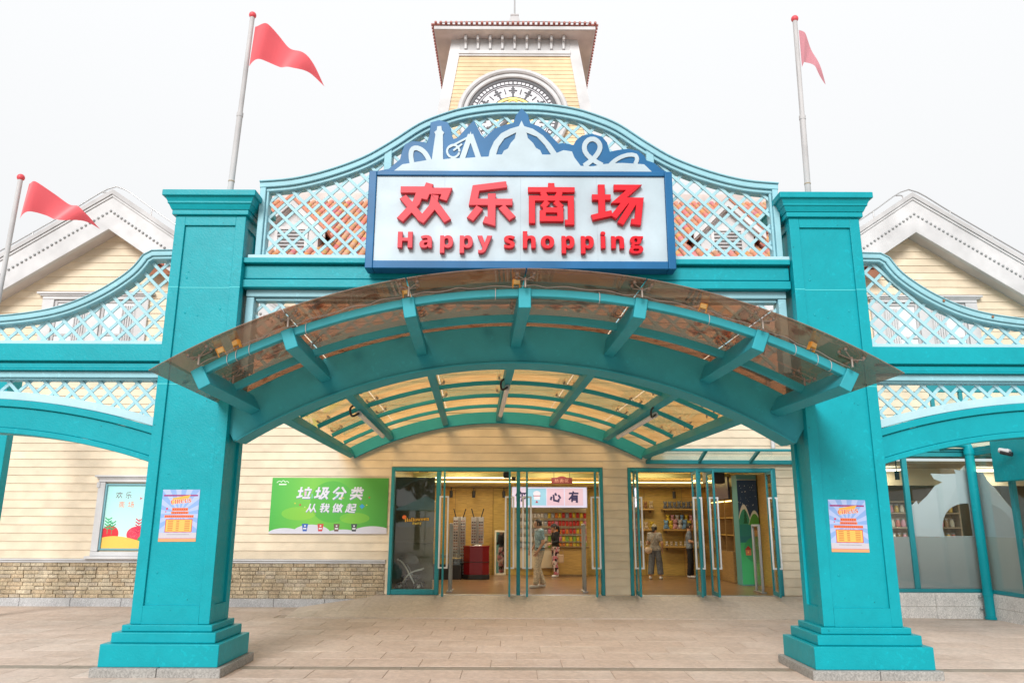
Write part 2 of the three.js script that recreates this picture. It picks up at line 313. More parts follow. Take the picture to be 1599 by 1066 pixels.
// ---------------------------------------------------------------- the setting: plaza, ramp
const WZ = -8.4;                         // front of the hall's wall
const ground = struct('ground', bx(600, 0.4, 600, 0, -0.204, 0), M.ground);
{ // paving slabs, one by one where they can be told apart
  const TW = 1.0, TD = 0.6, geos = Array.from({ length: 5 }, (_, i) => {
    const g = join(rb(-TW / 2 + 0.004, TW / 2 - 0.004, -0.03, 0.006, -TD / 2 + 0.004, TD / 2 - 0.004, 0.004)), uv = g.attributes.uv;
    for (let k = 0; k < uv.count; k++) uv.setXY(k, uv.getX(k) + i * 1.37, uv.getY(k) + i * 0.71);
    return g;
  });
  const near = [], far = [];
  for (let r = 0; r < 20; r++) {
    const z = 3.05 - 0.6 * (r + 0.5) - (r > 5 ? 0.26 : 0);
    if (z < -8.2) break;
    const half = Math.min(12, 0.72 * (10.5 - z) + 0.8), sh = (r * 0.37) % 1;
    for (let x = -Math.ceil(half) + sh; x < half; x += TW) {
      if (z < -6.3 && x > -4.9 && x < 6.3) continue;           // under the ramp
      if (x > 8.6 && z < -6.2) continue;
      (z > -8.0 && z < 1.4 && near.length < 296 && Math.abs(x) < 0.70 * (10.5 - z) ? near : far).push([x, z]);
    }
  }
  for (const [x, z] of near) { const m = shared('paving_tile', geos[Math.floor(rnd() * 5)], M.tile[Math.floor(rnd() * 4)], ground, x, rr(-0.001, 0.0015), z); m.rotation.set(rr(-0.0012, 0.0012), 0, rr(-0.0012, 0.0012)); }
  const rest = far.map(([x, z]) => bx(TW - 0.008, 0.02, TD - 0.008, x, -0.004, z));
  const m = mesh('paving_tile', rest, M.tile[0], ground); m.userData.kind = 'stuff';
  // long stone strip across the gateway
  for (let x = -9; x < 9; x += 1.5) mesh('drain_strip', rb(x + 0.004, x + 1.496, -0.03, 0.004, -0.80, -0.56, 0.004), M.drain, ground);
}
const ramp = struct('ramp', (() => {
  const y = 0.272, zf = -6.18, zb = WZ - 0.02, x0 = -4.7, x1 = -3.05, x2 = 7.2;
  const p = [[x0, 0.022, zf], [x2, 0.022, zf], [x2, y, zb], [x1, y, zb], [x0 - 0.3, 0, zb], [x2, 0, zb], [x1, 0, zb], [x0, 0, zf], [x2, 0, zf]];
  const g = new THREE.BufferGeometry(), f = [[0, 1, 2], [0, 2, 3], [0, 3, 4], [4, 3, 6], [1, 5, 2], [6, 3, 2], [6, 2, 5], [7, 8, 1], [7, 1, 0], [7, 0, 4], [8, 5, 1]];
  g.setAttribute('position', new THREE.BufferAttribute(new Float32Array(f.flat().flatMap((i) => p[i])), 3)); g.computeVertexNormals(); return g;
})(), M.ramp[0]);
{ // ramp slabs
  const slope = Math.atan2(0.25, 2.22), L = Math.hypot(0.25, 2.22), rows = 4, d = L / rows;
  for (let r = 0; r < rows; r++) {
    const s = (r + 0.5) * d, z = -6.18 - s * Math.cos(slope), y = 0.022 + s * Math.sin(slope), xl = -4.62 + 1.5 * (r + 0.7) / rows;
    for (let x = -4.7 + ((r * 0.43) % 1.0) - 0.5; x < 7.1; x += 1.05) {
      const a = Math.max(x, xl), b = Math.min(x + 1.045, 7.15); if (b - a < 0.12) continue;
      const m = mesh('paving_tile', rb(a, b, -0.02, 0.005, -d / 2 + 0.002, d / 2 - 0.002, 0.003), M.ramp[Math.floor(rnd() * 3)], ramp);
      m.position.set(0, y, z); m.rotation.x = slope;
    }
  }
}

// ---------------------------------------------------------------- the hall
const hall = thing('shopping_hall', 'long cream clapboard shopping hall with white gables behind the turquoise gateway', 'building', [0, 0, WZ]);
const D1 = [-2.94, 2.24, 0.27, 3.27], D2 = [2.84, 6.48, 0.27, 3.27], GX = 10.42, GS = 0.67, GA = 9.9;   // doorways; gable centre, slope, wall apex
const wall = mesh('wall', [
  span(-14.4, D1[0], -0.1, 8.3, WZ - 0.25, WZ), span(D1[0], D2[1], 3.27, 8.3, WZ - 0.25, WZ), span(D1[1], D2[0], -0.1, 3.27, WZ - 0.25, WZ),
  span(D2[1], 7.2, -0.1, 3.7, WZ - 0.25, WZ), span(D2[1], 14.4, 3.7, 8.3, WZ - 0.25, WZ),
  ...[-GX, GX].map((x) => extrude(poly([[x - 4.15, 8.3], [x + 4.15, 8.3], [x + 2.1, GA - 2.1 * GS], [x, GA], [x - 2.1, GA - 2.1 * GS]]), WZ - 0.25, WZ)),
], M.boardBack, hall);
{ // clapboards
  const P = 0.196;
  const board = (x0, x1, y) => {
    const g = new THREE.BoxGeometry(x1 - x0, P + 0.006, 0.02), p = g.attributes.position;
    for (let i = 0; i < p.count; i++) p.setXYZ(i, p.getX(i) + (x0 + x1) / 2, p.getY(i) + y + P / 2, p.getZ(i) > 0 ? WZ + (p.getY(i) > 0 ? 0.008 : 0.028) : WZ + 0.001);
    g.computeVertexNormals();
    const q = join(g), uv = q.attributes.uv, o = rr(0, 5); for (let k = 0; k < uv.count; k++) uv.setXY(k, uv.getX(k) + o, uv.getY(k) + o * 1.7);
    const m = mesh('board', keepUV(q), M.board[Math.floor(rnd() * 3)], wall); return m;
  };
  const cut = (list, a, b) => list.flatMap(([x0, x1]) => (b <= x0 || a >= x1 ? [[x0, x1]] : [[x0, a], [b, x1]].filter(([p, q]) => q - p > 0.03)));
  for (let y = 0.30; y < GA - 0.15; y += P) {
    let l = y < 8.25 ? [[-14.3, 14.3]] : [-GX, GX].map((c) => { const h = (GA - y - P) / GS; return [c - h, c + h]; });
    if (y < 8.25 && y > 7.0) l = l.map(([a, b]) => [a, b]);
    if (y < 1.07) l = cut(l, -20, D1[0] - 0.06);
    if (y < 3.27) { l = cut(l, D1[0], D1[1]); l = cut(l, D2[0], D2[1]); }
    if (y + P > 3.27 && y < 3.27) { l = cut(l, D1[0], D1[1]); l = cut(l, D2[0], D2[1]); }
    if (y < 3.68) l = cut(l, 6.95, 20);
    if (y > 1.0 && y < 3.0) l = cut(l, -10.02, -8.72);                 // poster window
    if (y > 5.75 && y < 7.6) { l = cut(l, -12.1, -9.4); l = cut(l, 9.2, 11.8); }
    for (const [a, b] of l) if (a < 13.5 && b > -13.5) board(Math.max(a, -13.9), Math.min(b, 13.9), y);
  }
  mesh('trim', [rb(D1[0], D1[1], 3.272, 3.30, WZ, WZ + 0.035), rb(D2[0], D2[1], 3.272, 3.30, WZ, WZ + 0.035)], M.board[1], hall);
}
{ // stone foot of the wall: ledge, bricks, grey course
  mesh('ledge', [rb(-14.3, D1[0] - 0.06, 1.035, 1.075, WZ - 0.02, WZ + 0.085), rb(-14.3, D1[0] - 0.06, 0.985, 1.033, WZ - 0.02, WZ + 0.055)], M.white, hall);
  const foot = mesh('stone_base', span(-14.3, D1[0] - 0.06, 0.0, 0.984, WZ - 0.02, WZ + 0.012), M.mortar, hall);
  const H = 0.089, W = 0.262; let n = 0; const small = [];
  for (let r = 0; r < 9; r++) {
    const y = 0.185 + r * H;
    let x = -12.5 + (r % 2) * 0.13;
    while (x < D1[0] - 0.08) {
      const left = x < -6.2, w = Math.min(W * (left ? rr(0.7, 1.5) : rr(0.85, 1.12)), D1[0] - 0.07 - x), h = H * (left ? rr(0.78, 1.0) : rr(0.88, 0.96));
      if (w > 0.05) {
        const g = rb(x + 0.006, x + w - 0.006, y + 0.004, y + h, WZ + 0.005, WZ + 0.03 + rr(0, left ? 0.022 : 0.01), 0.008);
        const seen = (x > -6.3 || x < -8.3);
        if (seen && n < 298) { mesh('brick', g, M.brick[Math.floor(rnd() * 6)], foot); n++; } else small.push(g);
      }
      x += w;
    }
  }
  mesh('brick', small, M.brick[0], foot).userData.kind = 'stuff';
  for (let x = -14; x < D1[0] - 0.2; x += 1.2) mesh('foundation_stone', rb(x + 0.004, Math.min(x + 1.196, D1[0] - 0.07), -0.02, 0.182, WZ - 0.02, WZ + 0.05 + rr(0, 0.006), 0.008), M.greyStone, hall);
}
// poster window on the left
{
  const x0 = -9.9, x1 = -8.82, y0 = 1.27, y1 = 2.84, w = mesh('window', [
    rb(x0 - 0.17, x0, y0 - 0.03, y1 + 0.03, WZ, WZ + 0.075), rb(x1, x1 + 0.17, y0 - 0.03, y1 + 0.03, WZ, WZ + 0.075),
    rb(x0 - 0.20, x0 - 0.12, y1 - 0.10, y1 + 0.032, WZ, WZ + 0.095), rb(x1 + 0.12, x1 + 0.2, y1 - 0.1, y1 + 0.032, WZ, WZ + 0.095),
    rb(x0 - 0.17, x1 + 0.17, y1 + 0.034, y1 + 0.15, WZ, WZ + 0.08), rb(x0 - 0.25, x1 + 0.25, y1 + 0.152, y1 + 0.2, WZ, WZ + 0.14), rb(x0 - 0.21, x1 + 0.21, y1 + 0.12, y1 + 0.15, WZ, WZ + 0.11),
    rb(x0 - 0.17, x1 + 0.17, y0 - 0.13, y0 - 0.032, WZ, WZ + 0.08)], M.white, hall, 'white framed ground-floor window filled with a poster');
  mesh('sill', [rb(x0 - 0.26, x1 + 0.26, y0 - 0.2, y0 - 0.132, WZ, WZ + 0.16)], M.white, w);
  mesh('sash', [rb(x0, x0 + 0.045, y0, y1, WZ, WZ + 0.05), rb(x1 - 0.045, x1, y0, y1, WZ, WZ + 0.05), rb(x0 + 0.046, x1 - 0.046, y0, y0 + 0.045, WZ, WZ + 0.05), rb(x0 + 0.046, x1 - 0.046, y1 - 0.045, y1, WZ, WZ + 0.05)], std([0.16, 0.36, 0.42]), w);
  const t = print(512, 720, (x, W, H) => {
    const s = x.createLinearGradient(0, 0, 0, H); s.addColorStop(0, '#a5dede'); s.addColorStop(0.6, '#bfe8e2'); s.addColorStop(1, '#cdeee6'); x.fillStyle = s; x.fillRect(0, 0, W, H);
    ['huan', 'le'].forEach((k, i) => han(x, k, 110 + i * 120, 70, 82, 8, '#6d5560')); ['shang', 'chang'].forEach((k, i) => han(x, k, 160 + i * 115, 180, 76, 8, '#e0785f'));
    x.fillStyle = '#c43a5a'; x.beginPath(); x.moveTo(410, 130); x.lineTo(455, 150); x.lineTo(412, 165); x.lineTo(426, 148); x.fill();
    x.fillStyle = '#d8333f'; x.beginPath(); x.ellipse(90, 560, 110, 100, 0, 0, 7); x.fill();
    x.fillStyle = '#e0405a'; x.beginPath(); x.ellipse(430, 560, 130, 90, 0, 0, 7); x.fill();
    x.fillStyle = '#f28a94'; for (let i = 0; i < 40; i++) x.fillRect(330 + rnd() * 170, 500 + rnd() * 90, 10, 4);
    const leaf = (cx, cy, c, n) => { x.strokeStyle = c; x.lineWidth = 13; x.lineCap = 'round'; for (let i = 0; i < n; i++) { x.beginPath(); x.moveTo(cx - 38, cy - 26 + i * 34); x.lineTo(cx, cy + i * 34); x.lineTo(cx + 38, cy - 26 + i * 34); x.stroke(); } x.beginPath(); x.moveTo(cx, cy - 20); x.lineTo(cx, cy + n * 34 + 20); x.lineWidth = 6; x.stroke(); };
    leaf(55, 400, '#3fae72', 4); leaf(110, 440, '#2e9a66', 3); leaf(440, 410, '#c62f50', 5);
    x.fillStyle = '#3c9f5d'; x.beginPath(); x.ellipse(490, 640, 50, 60, 0, 0, 7); x.fill();
    x.fillStyle = '#f6c35c'; x.beginPath(); x.moveTo(0, 600); x.bezierCurveTo(150, 560, 330, 590, W, 650); x.lineTo(W, H); x.lineTo(0, H); x.fill();
  });
  const p = mesh('poster', keepUV(new THREE.PlaneGeometry(x1 - x0 - 0.092, y1 - y0 - 0.092).translate((x0 + x1) / 2, (y0 + y1) / 2, WZ + 0.012)), std('#fff', { map: t, roughness: 0.3 }), w, 'pale blue poster with leaves and red hills');
}
// upper windows behind the side lattices
for (const s of [-1, 1]) {
  const c = s * 10.62 + (s > 0 ? 0.0 : -0.12), y0 = 5.75, y1 = 7.5;
  const f = mesh('window', [
    ...[-1.22, 0, 1.22].map((o) => rb(c + o - 0.15, c + o + 0.15, y0, y1, WZ, WZ + 0.09)), rb(c - 1.37, c + 1.37, y1 + 0.002, y1 + 0.13, WZ, WZ + 0.1), rb(c - 1.5, c + 1.5, y1 + 0.132, y1 + 0.19, WZ, WZ + 0.17),
    rb(c - 1.43, c + 1.43, y1 + 0.09, y1 + 0.13, WZ, WZ + 0.135), rb(c - 1.4, c + 1.4, y0 - 0.14, y0 - 0.002, WZ, WZ + 0.13)], M.white, hall, 'white double window on the upper floor');
  for (const o of [-0.61, 0.61]) {
    mesh('sash', [rb(c + o - 0.455, c + o - 0.38, y0, y1, WZ, WZ + 0.05), rb(c + o + 0.38, c + o + 0.455, y0, y1, WZ, WZ + 0.05), rb(c + o - 0.379, c + o + 0.379, y1 - 0.08, y1, WZ, WZ + 0.05), rb(c + o - 0.379, c + o + 0.379, 6.55, 6.61, WZ, WZ + 0.045)], M.whiteDull, f);
    mesh('pane', span(c + o - 0.379, c + o + 0.379, y0, y1 - 0.08, WZ, WZ + 0.02), M.window, f);
    // drawn curtain pleats against the glass
    const cur = []; for (let i = 0; i < 5; i++) cur.push(cyl(0.035, 0.02, 1.5, c + o - 0.33 * s + i * 0.06 * s, 6.6, WZ + 0.032, 8)); mesh('curtain', cur, M.white, f);
  }
}
// gable roofs with deep white barge boards
for (const s of [-1, 1]) {
  const c = s * GX, z0 = -8.03, z1 = -7.9, A = 10.2, W = 4.7, T = 0.93;
  const v = (w, a) => [[c - w, a - w * GS], [c, a], [c + w, a - w * GS]];
  const roof = mesh('roof', extrude(poly([...v(W, A + 0.16), ...v(W, A + 0.03).reverse()]), -13.5, z1 + 0.06), M.whiteDull, hall);
  mesh('barge_board', [extrude(poly([...v(W, A), ...v(W, A - T).reverse()]), z0, z1, 0.01), extrude(poly([...v(W, A + 0.028), ...v(W, A - 0.04).reverse()]), z1 + 0.002, z1 + 0.03, 0.006)], M.white, roof);
  mesh('soffit', extrude(poly([...v(W, A - 0.28), ...v(W, A - T + 0.04).reverse()]), WZ + 0.001, z0 - 0.002), M.soffit, roof);
  const dots = []; for (let i = -44; i <= 44; i++) dots.push(ball(0.034, c + i * 0.1, A - 0.43 - Math.abs(i) * 0.1 * GS, z1 + 0.012, 6));
  mesh('bulb', dots, M.grey, roof).userData.kind = 'stuff';
  const rail = [], y = (x) => A + 0.36 - Math.abs(x) * GS;
  rail.push(tube([V(c - W, y(W), z1 - 0.1), V(c - 1, y(1), z1 - 0.1), V(c - 0.25, y(0.25) + 0.02, z1 - 0.1), V(c, y(0) - 0.06, z1 - 0.1), V(c + 0.25, y(0.25) + 0.02, z1 - 0.1), V(c + 1, y(1), z1 - 0.1), V(c + W, y(W), z1 - 0.1)], 0.018, 48, 6));
  for (let i = -4; i <= 4; i++) if (i) rail.push(rod(V(c + i, y(i) - 0.22, z1 - 0.1), V(c + i, y(i), z1 - 0.1), 0.014, 6));
  rail.push(tube([V(c - 0.35, y(0.35), z1 - 0.1), V(c - 0.2, y(0.2) - 0.1, z1 - 0.1), V(c - 0.16, A, z1 - 0.1)], 0.016, 10, 6));
  mesh('rail', rail, M.steel, roof);
}
// tiled middle roof with two dormers
{
  const e0 = [-7.9, 8.25], e1 = [-14.2, 12.75], dz = e1[0] - e0[0], dy = e1[1] - e0[1], L = Math.hypot(dz, dy), ang = Math.atan2(dy, -dz);
  const slab = (o0, o1) => { const g = bx(19, o1 - o0, L, 0, (o0 + o1) / 2, 0); g.rotateX(ang); return g.translate(0, (e0[1] + e1[1]) / 2, (e0[0] + e1[0]) / 2); };
  const roof = mesh('roof', slab(-0.2, 0), M.roofBoard, hall, 'orange tiled roof seen through the lattice');
  const half = join(new THREE.CylinderGeometry(0.088, 0.076, 0.36, 7, 1, true, -Math.PI / 2 - 0.25, Math.PI + 0.5).rotateX(-Math.PI / 2));
  const rows = Math.floor(L / 0.27), cols = 92, im = new THREE.InstancedMesh(half, std([1, 1, 1], { map: N.blot, roughness: 0.65, side: THREE.DoubleSide }), rows * cols), m4 = new THREE.Matrix4(), q = new THREE.Quaternion().setFromAxisAngle(V(1, 0, 0), ang + 0.13), col = new THREE.Color();
  const at = base.get(hall); let k = 0;
  for (let r = 0; r < rows; r++) for (let i = 0; i < cols; i++) {
    const t = (r + 0.5) * 0.27 / L;
    m4.compose(V(-9.37 + i * 0.206 + rr(-0.004, 0.004), e0[1] + dy * t + 0.045 + rr(0, 0.01), e0[0] + dz * t - at[2] + 0.03), q, V(1, 1, 1)); im.setMatrixAt(k, m4);
    col.setRGB(0.74 + rr(-0.12, 0.08), 0.30 + rr(-0.09, 0.12), 0.19 + rr(-0.07, 0.1)); im.setColorAt(k++, col);
  }
  im.name = numbered('roof_tile'); im.userData.kind = 'stuff'; roof.add(im);
  mesh('ridge', rb(-9.5, 9.5, e1[1] - 0.02, e1[1] + 0.42, e1[0] - 0.2, e1[0] + 0.05, 0.05), std([0.74, 0.66, 0.63], { map: N.blot }), roof);
  mesh('eave', [rb(-6.2, 6.2, 8.0, 8.24, -8.02, -7.86, 0.02)], M.white, roof);
  for (const c of [-6.0, 5.84]) {
    const zf = -8.92, zb = -11.6, yb = 8.6, ye = 9.5, ya = 10.5, hw = 0.98, v = (w, a) => [[c - w, a - w * 0.98], [c, a], [c + w, a - w * 0.98]];
    const d = mesh('dormer', extrude(poly([[c - 0.72, yb], [c + 0.72, yb], [c + 0.72, ye + 0.2], [c, ya - 0.12], [c - 0.72, ye + 0.2]]), zb, zf), M.white, hall, 'white dormer with a louvred opening and a small red gable roof');
    mesh('roof', extrude(poly([...v(1.02, ya + 0.1), ...v(1.02, ya).reverse()]), zb, zf + 0.32), M.roofTile, d);
    mesh('barge_board', extrude(poly([...v(0.97, ya - 0.005), ...v(0.97, ya - 0.2).reverse()]), zf + 0.2, zf + 0.28, 0.006), M.white, d);
    mesh('soffit', extrude(poly([...v(0.95, ya - 0.205), ...v(0.95, ya - 0.25).reverse()]), zf + 0.002, zf + 0.2), M.soffit, d);
    mesh('louvre_frame', [span(c - 0.45, c - 0.37, 8.7, 9.75, zf, zf + 0.06), span(c + 0.37, c + 0.45, 8.7, 9.75, zf, zf + 0.06), span(c - 0.37, c + 0.37, 9.67, 9.75, zf, zf + 0.06), span(c - 0.37, c + 0.37, 8.7, 8.78, zf, zf + 0.06)], M.white, d);
    for (let i = 0; i < 9; i++) { const g = bx(0.74, 0.075, 0.016); g.rotateX(-0.7); mesh('slat', g.translate(c, 8.83 + i * 0.098, zf + 0.035), M.whiteDull, d); }
  }
}
// white rain pipe above the right doorway
single('rain_pipe', 'thin white rain pipe on the cream wall above the right doorway', 'pipe', [cyl(0.05, 0.05, 4.0, 6.44, 5.75, WZ + 0.11, 12), span(6.37, 6.51, 6.2, 6.24, WZ + 0.03, WZ + 0.17), span(6.37, 6.51, 4.2, 4.24, WZ + 0.03, WZ + 0.17)], M.white);

// ---------------------------------------------------------------- the clock tower
{
  const t = thing('clock_tower', 'square cream clock tower with white corner boards and red roof edge above the hall', 'tower', [0.05, 8.0, -14]);
  const cx = 0.05, cz = -13.9, hw = (y) => 2.12 + 0.128 * (17.3 - y), zf = (y) => cz + hw(y), lean = Math.atan(0.128);
  const w = mesh('wall', frustum(cx, cz, 2 * hw(8.2) - 0.06, 2 * hw(8.2) - 0.06, 2 * hw(17.6) - 0.06, 2 * hw(17.6) - 0.06, 8.2, 17.6), M.board[1], t);
  const P = 0.152;
  for (let y = 11.8; y < 16.85; y += P) {
    const g = new THREE.BoxGeometry(1, 1, 1), p = g.attributes.position;
    for (let i = 0; i < p.count; i++) { const up = p.getY(i) > 0, yy = y + (up ? P + 0.004 : 0), h = hw(yy) - 0.3; p.setXYZ(i, cx + p.getX(i) * 2 * h, yy, p.getZ(i) > 0 ? zf(yy) - 0.03 + (up ? 0.004 : 0.018) : zf(yy) - 0.034); }
    g.computeVertexNormals(); mesh('board', g, std([0.86, 0.66, 0.41 + rr(-0.01, 0.01)], { map: N.blot }), w);
  }
  const tilt = (g, y0) => { const p = g.attributes.position; for (let i = 0; i < p.count; i++) p.setZ(i, p.getZ(i) + zf(p.getY(i)) - zf(y0)); g.computeVertexNormals(); return g; };
  for (const s of [-1, 1]) for (const f of [1, -1]) {
    const g = new THREE.BoxGeometry(1, 1, 1), p = g.attributes.position;
    for (let i = 0; i < p.count; i++) { const yy = p.getY(i) > 0 ? 17.59 : 8.2, h = hw(yy); p.setXYZ(i, cx + s * (h - 0.16) + p.getX(i) * 0.35, yy, cz + f * (h - 0.16) + p.getZ(i) * 0.35); }
    g.computeVertexNormals(); mesh('corner_board', g, M.white, t);
  }
  // frieze with brackets
  mesh('frieze', [span(cx - hw(17.2) + 0.31, cx + hw(17.2) - 0.31, 17.1, 17.58, zf(17.1) - 0.4, zf(17.1) + 0.005)], M.whiteDull, t);
  mesh('cornice', [rb(cx - hw(16.9) + 0.32, cx + hw(16.9) - 0.32, 16.98, 17.12, zf(16.9) - 0.1, zf(16.9) + 0.06, 0.02), rb(cx - hw(16.9) + 0.32, cx + hw(16.9) - 0.32, 16.92, 16.976, zf(16.9) - 0.1, zf(16.9) + 0.03, 0.01)], M.white, t);
  for (let i = 0; i < 9; i++) mesh('bracket', [rb(cx - 1.62 + i * 0.405 - 0.045, cx - 1.62 + i * 0.405 + 0.045, 17.16, 17.58, zf(17.1) - 0.02, zf(17.1) + 0.09, 0.03), rb(cx - 1.62 + i * 0.405 - 0.045, cx - 1.62 + i * 0.405 + 0.045, 17.42, 17.585, zf(17.1) + 0.092, zf(17.1) + 0.24, 0.03)], M.white, t);
  const R = 2.64, rf = mesh('roof', frustum(cx, cz, 2 * R + 0.1, 2 * R + 0.1, 0.4, 0.4, 17.74, 19.5), M.roofRed, t);
  mesh('soffit', span(cx - R + 0.05, cx + R - 0.05, 17.59, 17.64, cz - R + 0.05, cz + R - 0.05), M.soffit, rf);
  mesh('fascia', rb(cx - R, cx + R, 17.6, 17.73, cz - R, cz + R, 0.012), M.white, rf);
  const cap = []; for (let i = 0; i < 32; i++) for (const f of [1, -1]) { cap.push(new THREE.CylinderGeometry(0.042, 0.047, 0.34, 8).rotateX(Math.PI / 2 - 0.3).translate(cx - R + 0.06 + i * 0.168, 17.765, cz + f * (R - 0.08))); cap.push(new THREE.CylinderGeometry(0.042, 0.047, 0.34, 8).rotateX(Math.PI / 2).rotateY(Math.PI / 2).translate(cx + f * (R - 0.08), 17.765, cz - R + 0.06 + i * 0.168)); }
  mesh('roof_tile', cap, M.roofRed, rf).userData.kind = 'stuff';
  const zr = cz + R - 0.25; mesh('rail', [tube([V(cx - 2.5, 18.03, zr), V(cx - 1, 18.07, zr), V(cx + 1, 18.07, zr), V(cx + 2.5, 18.03, zr)], 0.016, 16, 6), ...[-2.5, -2.1, -1.05, 1.0, 1.75, 2.5].map((o) => rod(V(cx + o, 17.7, zr), V(cx + o, 18.0, zr), 0.013, 6))], M.grey, rf);
  mesh('finial', [frustum(cx, cz, 0.5, 0.5, 0.46, 0.46, 19.2, 19.68), frustum(cx, cz, 0.42, 0.42, 0.26, 0.26, 19.682, 19.98), rb(cx - 0.15, cx + 0.15, 19.982, 20.04, cz - 0.15, cz + 0.15)], M.whiteDull, rf);
  mesh('lightning_rod', cyl(0.03, 0.018, 3.0, cx, 21.54, cz, 8), M.grey, rf);
  // the clock
  const cy = 14.55, zc = zf(cy) - 0.01, put = (g) => g.rotateX(-lean).translate(cx - 0.05, cy, zc);
  const ring = (a, b, z0, z1, bev = 0.01) => { const s = new THREE.Shape(); s.absarc(0, 0, b, 0, Math.PI * 2); const h = new THREE.Path(); h.absarc(0, 0, a, 0, Math.PI * 2); s.holes.push(h); return extrude(s, z0, z1, bev, 48); };
  const clock = mesh('clock', put(cyl(1.5, 1.5, 0.04, 0, 0, 0, 64).rotateX(Math.PI / 2)), std([0.70, 0.69, 0.74], { roughness: 0.35 }), t, 'large round clock with black ornaments and a gold inner ring');
  mesh('surround', [put(ring(1.47, 1.62, 0, 0.12, 0.03)), put(ring(1.62, 1.78, 0, 0.2, 0.04))], M.white, clock);
  mesh('minute_track', [put(ring(1.36, 1.475, 0.02, 0.05)), put(ring(1.225, 1.25, 0.02, 0.045, 0.004)), put(ring(1.165, 1.185, 0.02, 0.04, 0.004))], M.clockInk, clock);
  const A = (g, a) => put(g.rotateZ(-a));
  for (let i = 0; i < 60; i++) mesh('minute_mark', A(bx(i % 5 ? 0.03 : 0.05, 0.13, 0.016, 0, 1.31, 0.032), i / 60 * Math.PI * 2), M.clockInk, clock);
  for (let i = 0; i < 12; i++) {
    const a = i / 12 * Math.PI * 2;
    mesh('hour_mark', [A(bx(0.055, 0.42, 0.02, 0, 0.96, 0.034), a), A(bx(0.28, 0.05, 0.016, 0, 0.99, 0.032), a), A(bx(0.12, 0.035, 0.016, 0, 1.07, 0.0315), a), A(bx(0.12, 0.035, 0.016, 0, 0.91, 0.0315), a)], M.clockInk, clock);
    mesh('hour_tick', A(bx(0.035, 0.2, 0.016, 0, 0.97, 0.032), a + Math.PI / 12), M.clockInk, clock);
  }
  mesh('inner_ring', [put(ring(0.72, 0.75, 0.02, 0.045, 0.004))], M.clockInk, clock);
  mesh('gold_ornament', [put(ring(0.62, 0.71, 0.02, 0.06)), put(ring(0.2, 0.25, 0.02, 0.06)), ...Array.from({ length: 8 }, (_, i) => A(ring(0.16, 0.21, 0.022 + i * 0.002, 0.052 + i * 0.002).translate(0, 0.42, 0), i / 8 * Math.PI * 2))], M.gold, clock);
  mesh('hand', [A(bx(0.07, 1.2, 0.02, 0, 0.5, 0.1), 2.6), A(bx(0.09, 0.85, 0.02, 0, 0.33, 0.075), 3.9)], M.clockInk, clock);
}

// ---------------------------------------------------------------- the turquoise gateway
const GC = 0.06, PX = 4.615, PZ = -0.58;           // centre, half spacing of the pillars, pillar plane
function makePillar(name, label) {
  const t = thing(name, label, 'pillar', [0, 0, 0], 'turquoise gate pillars');
  mesh('stone_foot', [rb(-0.84, 0.02, 0, 0.12, -0.66, 0.66, 0.012), rb(0.026, 0.84, 0, 0.12, -0.66, 0.66, 0.012)], M.plinth, t);
  mesh('plinth', [rb(-0.775, 0.775, 0.12, 0.40, -0.59, 0.59), rb(-0.685, 0.685, 0.402, 0.53, -0.50, 0.50), rb(-0.60, 0.60, 0.532, 0.615, -0.42, 0.42)], M.teal, t);
  const hx = 0.53, hz = 0.35, b = 0.15, y0 = 0.617, y1 = 6.44, g = [span(-hx + 0.035, hx - 0.035, y0, y1, -hz + 0.035, hz - 0.035)];
  for (const sx of [-1, 1]) for (const sz of [-1, 1]) g.push(rb(sx > 0 ? hx - b : -hx, sx > 0 ? hx : -hx + b, y0, y1, sz > 0 ? hz - b : -hz, sz > 0 ? hz : -hz + b, 0.008));
  for (const [a, c] of [[y0, 0.85], [6.29, y1]]) {
    for (const s of [-1, 1]) { g.push(span(-hx + b, hx - b, a, c, s > 0 ? hz - 0.06 : -hz + 0.002, s > 0 ? hz - 0.002 : -hz + 0.06)); g.push(span(s > 0 ? hx - 0.06 : -hx + 0.002, s > 0 ? hx - 0.002 : -hx + 0.06, a, c, -hz + b, hz - b)); }
  }
  mesh('shaft', g, M.teal, t);
  const seam = []; for (const y of [3.86, 5.31]) { seam.push(span(-hx + b, hx - b, y, y + 0.012, hz - 0.034, hz - 0.033 + 0.001)); for (const s of [-1, 1]) seam.push(span(s > 0 ? hx - b : -hx, s > 0 ? hx : -hx + b, y, y + 0.012, hz - 0.001, hz + 0.0015)); }
  mesh('seam', seam, M.tealSeam, t);
  const blis = []; for (let i = 0; i < 26; i++) { const e = ball(rr(0.006, 0.018), 0, 0, 0, 8); e.scale(1, rr(0.7, 1.6), 0.35); blis.push(e.translate(rr(-0.37, 0.37), rr(1, 6.2), hz - 0.035)); }
  mesh('paint_blister', blis, M.teal, t).userData.kind = 'stuff';
  mesh('capital', [rb(-0.575, 0.575, 6.442, 6.52, -0.395, 0.395, 0.01), frustum(0, 0, 1.17, 0.81, 1.33, 0.97, 6.522, 6.70), rb(-0.635, 0.635, 6.60, 6.64, -0.455, 0.455, 0.01), rb(-0.70, 0.70, 6.70, 6.795, -0.52, 0.52, 0.012)], M.teal, t);
  return t;
}
const pil = makePillar('gate_pillar', 'left turquoise gate pillar with a circus poster, below the fully spread red pennant');
pil.position.set(GC - PX, 0, PZ);
copy(pil, [GC + PX + 0.03, 0, PZ], 'right turquoise gate pillar with a circus poster, in front of the glass corner shop');

